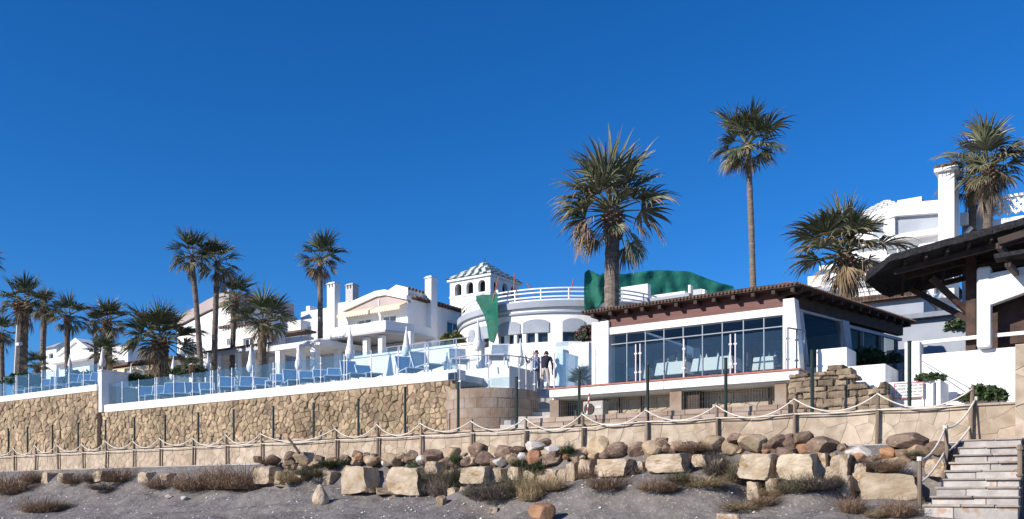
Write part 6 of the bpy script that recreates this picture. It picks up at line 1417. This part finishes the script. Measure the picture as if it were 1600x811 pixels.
# ------------------------------------------------------------------ scrub on the bank
def scrub_mesh(seed, m, n=800, up=.6, curl=.25, wd=.0055):
    rg = random.Random(seed); b = B()
    for i in range(n):
        a = rg.uniform(0, 6.283); r = .42 * math.sqrt(rg.random()); base = Vector((math.cos(a) * r, math.sin(a) * r, -.03)); e = rg.uniform(.25, 1.0) * up + .1
        a2 = a + rg.uniform(-.9, .9); L = rg.uniform(.35, 1.0) * (1 - .45 * (r / .42) ** 2); d = Vector((math.cos(a2) * (1 - e), math.sin(a2) * (1 - e), e)).normalized(); w_ = Vector((-math.sin(a2 + rg.uniform(-1, 1)), math.cos(a2), rg.uniform(-.3, .3))) * wd * rg.uniform(.7, 1.6)
        p1 = base + d * L * .5; p2 = base + d * L + Vector((math.cos(a2), math.sin(a2), -1)) * curl * L * rg.uniform(.2, .8)
        b.add([base - w_, base + w_, p1 + w_ * .8, p1 - w_ * .8, p2], [(0, 1, 2, 3), (3, 2, 4)])
        for _ in range(2):
            q = p1.lerp(p2, rg.random()); t_ = q + Vector((rg.gauss(0, 1), rg.gauss(0, 1), rg.gauss(.3, 1))) * .06; b.add([q - w_ * .9, q + w_ * .9, t_], [(0, 1, 2)])
    return b.mesh('scrub', m)
SP = {q: [scrub_mesh(i + 10 * j, q) for i in range(2)] for j, q in enumerate(('dry', 'tan_grass', 'olive', 'dusk'))}
SP['leaf'] = [scrub_mesh(61, 'leaf', 500, .7, .2, .012)]
SC = [(18, 770, 62, 36, 'dry', 'rusty dry bush at the left edge of the bank'), (52, 752, 40, 20, 'dry', 'dry tuft behind the leftmost cream block'), (117, 755, 38, 20, 'dry', 'dry tuft left of the broken slabs'), (140, 752, 30, 18, 'dusk', 'dark tuft between the left slabs'), (188, 752, 56, 28, 'dry', 'dry bush hanging over the left sand slope'),
    (165, 766, 50, 14, 'dusk', 'low dark scrub below the hanging left bush'), (66, 800, 66, 26, 'dry', 'rusty bush alone low on the left sand'), (90, 797, 30, 16, 'olive', 'olive tuft right of the lone rusty bush'), (255, 762, 60, 24, 'dry', 'brown scrub left of the big rusty bush'), (300, 764, 70, 34, 'dry', 'big rusty bush above the left sand'), (345, 762, 72, 38, 'dry', 'widest rusty bush under the rope posts'), (383, 762, 70, 40, 'dry', 'rusty bush touching the flat cream slab'),
    (420, 725, 30, 16, 'dry', 'dry tuft behind the leftmost boulder'), (452, 752, 36, 28, 'tan_grass', 'straw tuft right of the flat cream slab'), (485, 742, 60, 22, 'olive', 'olive grass strip under the tan boulder'), (514, 728, 26, 14, 'leaf', 'green tuft under the small boulders'), (540, 727, 22, 14, 'leaf', 'second green tuft right of the small boulders'), (645, 738, 22, 22, 'leaf', 'green tuft above the second big block'), (668, 748, 30, 24, 'olive', 'olive tuft right of the second big block'),
    (692, 772, 50, 62, 'dusk', 'tall dark scrub between the blocks left of centre'), (702, 755, 34, 44, 'olive', 'olive scrub rising left of the long cream block'), (712, 722, 18, 20, 'leaf', 'bright green tuft beside the tan boulder'), (709, 760, 20, 26, 'leaf', 'green weed at the left end of the long block'), (748, 776, 60, 30, 'olive', 'olive scrub below the long cream block'), (780, 780, 70, 44, 'dusk', 'grey scrub below the centre blocks'), (808, 772, 50, 54, 'olive', 'tall olive scrub over the centre blocks'), (828, 780, 44, 60, 'tan_grass', 'straw grass hanging right of the centre blocks'),
    (814, 730, 30, 20, 'leaf', 'green weed among the centre boulders'), (836, 735, 36, 18, 'leaf', 'green weed under the rust coloured boulder'), (862, 765, 44, 34, 'tan_grass', 'straw grass in front of the centre right block'), (887, 708, 26, 20, 'leaf', 'green weed beside the tan boulders right of centre'), (918, 748, 40, 30, 'dry', 'dry tuft over the small block right of centre'), (952, 764, 64, 36, 'dry', 'rusty bush on the sand right of centre'), (990, 742, 30, 26, 'dusk', 'dark tuft between two long cream blocks'), (1025, 766, 60, 30, 'dry', 'brown scrub under the longest cream block'), (1062, 752, 44, 24, 'olive', 'olive tuft right under the longest cream block'), (1045, 768, 40, 20, 'dry', 'brown tuft on the sand below the longest block'),
    (1080, 704, 54, 20, 'dry', 'reddish tuft on top of the blocks'), (1118, 740, 50, 52, 'dusk', 'grey purple scrub left of the square cream block'), (1142, 748, 40, 46, 'olive', 'olive scrub touching the square cream block'), (1100, 760, 60, 26, 'tan_grass', 'straw grass on the sand left of the square block'), (1165, 796, 64, 20, 'tan_grass', 'straw strip on the sand under the square block'), (1195, 788, 44, 24, 'dry', 'dry tuft under the narrow cream block'), (1245, 768, 70, 36, 'olive', 'olive scrub in front of the rounded cream block'), (1278, 764, 56, 34, 'dusk', 'grey scrub right of the olive scrub'), (1300, 762, 30, 24, 'leaf', 'green weed beside the upright cream block'),
    (1215, 775, 50, 24, 'tan_grass', 'straw grass below the rounded cream block'), (1330, 800, 50, 40, 'dry', 'brown tuft under the upright cream block'), (1362, 730, 50, 24, 'dusk', 'dark tuft over the widest cream block'), (1388, 733, 40, 18, 'dry', 'dry tuft at the top of the widest cream block'), (1405, 806, 56, 40, 'dry', 'rusty bush beside the foot of the beach stairs'), (1370, 808, 40, 20, 'tan_grass', 'straw tuft at the bottom under the widest block'), (1426, 712, 26, 14, 'olive', 'olive tuft left of the stair rope post')]
rg = random.Random(66)
for i, (px, py, wpx, hpx, m_, lb) in enumerate(SC):
    p = on_sand(px, py)
    if p.y > 19.9 or py < 745: v = 20.2 if py > 730 else 20.45; p = Vector((S(px, v), v, Z(px, py, v)))
    d = -k * p.x + c * p.y; W, H_ = wpx * d / F, hpx * d / F
    me = SP[m_][i % len(SP[m_])]
    o = place('scrub_bush' if m_ != 'tan_grass' else 'grass_tuft', me, None, p, (0, 0, rg.uniform(0, 6)), (W * 1.0, W * .75, H_ * (1.8 if px < 420 else 1.45))); tag(o, lb, 'scrub', 'scrub on the bank')

# ------------------------------------------------------------------ two men on the terrace
def person(label, joints, edges, radii, loc, rz, zones, height_check=None):
    me = bpy.data.meshes.new('person'); names = list(joints); me.from_pydata([joints[n] for n in names], [], [(names.index(a), names.index(b_)) for a, b_ in edges])
    ob = bpy.data.objects.new('person_rig', me); col.objects.link(ob); md = ob.modifiers.new('skin', 'SKIN'); md.use_smooth_shade = True; md.branch_smoothing = .4
    sk = me.skin_vertices[0].data
    for i, n in enumerate(names): r = radii[n]; sk[i].radius = r if isinstance(r, tuple) else (r, r); sk[i].use_root = (n == 'pelvis')
    ob.modifiers.new('sub', 'SUBSURF').levels = 2
    dg = bpy.context.evaluated_depsgraph_get(); em = bpy.data.meshes.new_from_object(ob.evaluated_get(dg)); bpy.data.objects.remove(ob)
    for m_ in zones['mats']:
        em.materials.append(M[m_])
    for p in em.polygons: p.material_index = zones['fn'](p.center); p.use_smooth = True
    o = bpy.data.objects.new('person', em); col.objects.link(o); o.location = loc; o.rotation_euler = (0, 0, rz); W0[o.name] = Vector(loc); return tag(o, label, 'person')
def hand(J, E, Rr, wrist, dirv, out, pre):
    """palm with four fingers and a thumb"""
    d, o = Vector(dirv).normalized(), Vector(out).normalized(); w_ = Vector(J[wrist]); pn = pre + 'palm'; J[pn] = tuple(w_ + d * .07); E.append((wrist, pn)); Rr[pn] = (.04, .02)
    for i, L in enumerate((.075, .085, .08, .062)):
        a = Vector(J[pn]) + o * (.03 - .02 * i) + d * .02; n1, n2 = f'{pre}f{i}a', f'{pre}f{i}b'; J[n1] = tuple(a + d * L * .5); J[n2] = tuple(a + d * L * .85 + Vector((0, 0, -.02))); E += [(pn, n1), (n1, n2)]; Rr[n1] = .010; Rr[n2] = .008
    n1, n2 = pre + 'ta', pre + 'tb'; a = w_ + d * .03 + o * .035; J[n1] = tuple(a + o * .02 + d * .01); J[n2] = tuple(a + o * .035 + d * .045); E += [(pn, n1), (n1, n2)]; Rr[n1] = .011; Rr[n2] = .009
def head_parts(o, hc, fwd, hair_back=True):
    """hair, face features; hc head centre, local coordinates"""
    f = Vector(fwd).normalized(); s_ = Vector((f.y, -f.x, 0)); U = Vector((0, 0, 1)); hc = Vector(hc)
    bm = bmesh.new(); bmesh.ops.create_icosphere(bm, subdivisions=3, radius=1)
    for v in bm.verts:
        p = v.co; loc = f * p.y * .112 + s_ * p.x * .092 + U * p.z * .125
        if p.y > .15 and p.z < .45: loc *= .8
        if p.z < -.35: loc *= .78
        v.co = hc + loc * (1 + .04 * noise.noise(p * 6))
    me = bpy.data.meshes.new('hair'); bm.to_mesh(me); bm.free(); me.materials.append(M['hair']); place('hair', me, o)
    q = B(); q.add([hc + f * .10 + U * .02, hc + f * .10 - s_ * .016 - U * .03, hc + f * .10 + s_ * .016 - U * .03, hc + f * .128 - U * .026], [(0, 1, 3), (0, 3, 2), (1, 2, 3), (0, 2, 1)]); q.ob('nose', 'skin', o, rel=True)
    for sg in (-1, 1):
        e = hc + f * .092 + s_ * .034 * sg + U * .012; q = B(); q.tube([e, e + f * .012], [.012, .006], 8); q.ob('eye', 'hair', o, rel=True)
        e = hc + s_ * .088 * sg - U * .005; q = B(); q.hexa([e - f * .02 - U * .03, e + f * .01 - U * .03, e + f * .01 + s_ * .015 * sg - U * .03, e - f * .02 + s_ * .02 * sg - U * .03], [e - f * .025 + U * .03, e + f * .015 + U * .03, e + f * .015 + s_ * .015 * sg + U * .03, e - f * .025 + s_ * .022 * sg + U * .03]); q.ob('ear', 'skin', o, rel=True)
    e = hc + f * .092 - U * .06; q = B(); q.beam(e - s_ * .025, e + s_ * .025, .008, .010); q.ob('mouth', 'redtile', o, rel=True)
def body(J, E, R_):
    E += [('pelvis', 'waist'), ('waist', 'chest'), ('chest', 'upper'), ('upper', 'neck'), ('neck', 'jaw'), ('jaw', 'head'), ('head', 'crown')]
    for sd in 'lr':
        E += [('upper', sd + 'sh'), (sd + 'sh', sd + 'el'), (sd + 'el', sd + 'wr'), ('pelvis', sd + 'hip'), (sd + 'hip', sd + 'kn'), (sd + 'kn', sd + 'an'), (sd + 'an', sd + 'toe')]
        R_.update({sd + 'sh': .075, sd + 'el': .055, sd + 'wr': .036, sd + 'hip': .105, sd + 'kn': .072, sd + 'an': .055, sd + 'toe': (.045, .035)})
    R_.update({'pelvis': (.15, .12), 'waist': (.155, .12), 'chest': (.175, .13), 'upper': (.15, .11), 'neck': .058, 'jaw': (.075, .08), 'head': (.088, .10), 'crown': (.06, .07)})
# first man: faces the beach, one hand raised to the rail; local +y is forward
J = {'pelvis': (0, 0, .95), 'waist': (0, 0, 1.10), 'chest': (0, .01, 1.28), 'upper': (0, 0, 1.43), 'neck': (0, .01, 1.53), 'jaw': (0, .03, 1.60), 'head': (0, .03, 1.68), 'crown': (0, .02, 1.76),
     'lsh': (-.20, 0, 1.44), 'lel': (-.27, -.04, 1.15), 'lwr': (-.22, .14, .98), 'rsh': (.20, 0, 1.44), 'rel': (.40, .10, 1.22), 'rwr': (.52, .24, 1.40), 'lhip': (-.10, 0, .90), 'lkn': (-.11, .03, .50), 'lan': (-.12, -.01, .09), 'ltoe': (-.13, .15, .045), 'rhip': (.10, 0, .90), 'rkn': (.12, .05, .50), 'ran': (.13, .02, .09), 'rtoe': (.14, .18, .045)}
E, R_ = [], {}; body(J, E, R_); hand(J, E, R_, 'rwr', (.2, .2, 1), (-1, 0, .1), 'r'); hand(J, E, R_, 'lwr', (.1, .3, -1), (.6, .8, 0), 'l')
def z1fn(p):
    if p.z > 1.54: return 0
    if p.x > .49 and p.z > 1.40 or (p.x < -.12 and p.z < 1.0 and p.y > .10 and p.z > .8): return 0
    if p.z < .1: return 4
    if p.z < .96 and abs(p.x) < .2: return 3
    if abs(p.x) < .04 and p.y > .04 and p.z > 1.0: return 2
    return 1
loc = D(838, 545, 37.2); loc.z -= 1.77
fw = math.atan2(-c, k)                                                 # towards the camera
o = person('man in blue jacket and light blue shirt raising one hand', J, E, R_, (loc.x, loc.y, Z_TER), fw - math.pi / 2 + .25 , {'mats': ['skin', 'navy', 'shirt', 'dark_trousers', 'shoe'], 'fn': z1fn})
head_parts(o, (0, .03, 1.675), (0, 1, 0))
# second man: seen from behind, bent slightly forward on the steps
J = {'pelvis': (0, -.06, .92), 'waist': (0, -.02, 1.06), 'chest': (0, .07, 1.23), 'upper': (0, .14, 1.37), 'neck': (0, .20, 1.45), 'jaw': (0, .27, 1.49), 'head': (0, .28, 1.56), 'crown': (0, .28, 1.64),
     'lsh': (-.20, .13, 1.38), 'lel': (-.28, .12, 1.08), 'lwr': (-.24, .26, .90), 'rsh': (.20, .13, 1.38), 'rel': (.29, .06, 1.08), 'rwr': (.27, .14, .84), 'lhip': (-.10, -.05, .87), 'lkn': (-.11, .02, .48), 'lan': (-.12, -.06, .09), 'ltoe': (-.13, .10, .045), 'rhip': (.10, -.05, .87), 'rkn': (.12, .06, .48), 'ran': (.12, .0, .09), 'rtoe': (.13, .16, .045)}
E, R_ = [], {}; body(J, E, R_); hand(J, E, R_, 'rwr', (0, .2, -1), (-1, .4, 0), 'r'); hand(J, E, R_, 'lwr', (0, .5, -1), (1, .4, 0), 'l')
def z2fn(p):
    if p.z > 1.465 and p.y > .12: return 0
    if abs(p.x) > .19 and p.z < .89: return 0
    if p.z < .1: return 3
    if p.z < .93 and abs(p.x) < .225: return 2
    return 1
loc = D(852, 617, 36.4)
o = person('man in dark jacket and beige trousers seen from behind', J, E, R_, (loc.x, loc.y, Z_TER), fw + math.pi / 2 - .2, {'mats': ['skin', 'black_cloth', 'beige', 'shoe'], 'fn': z2fn})
head_parts(o, (0, .28, 1.555), (0, 1, -.25))
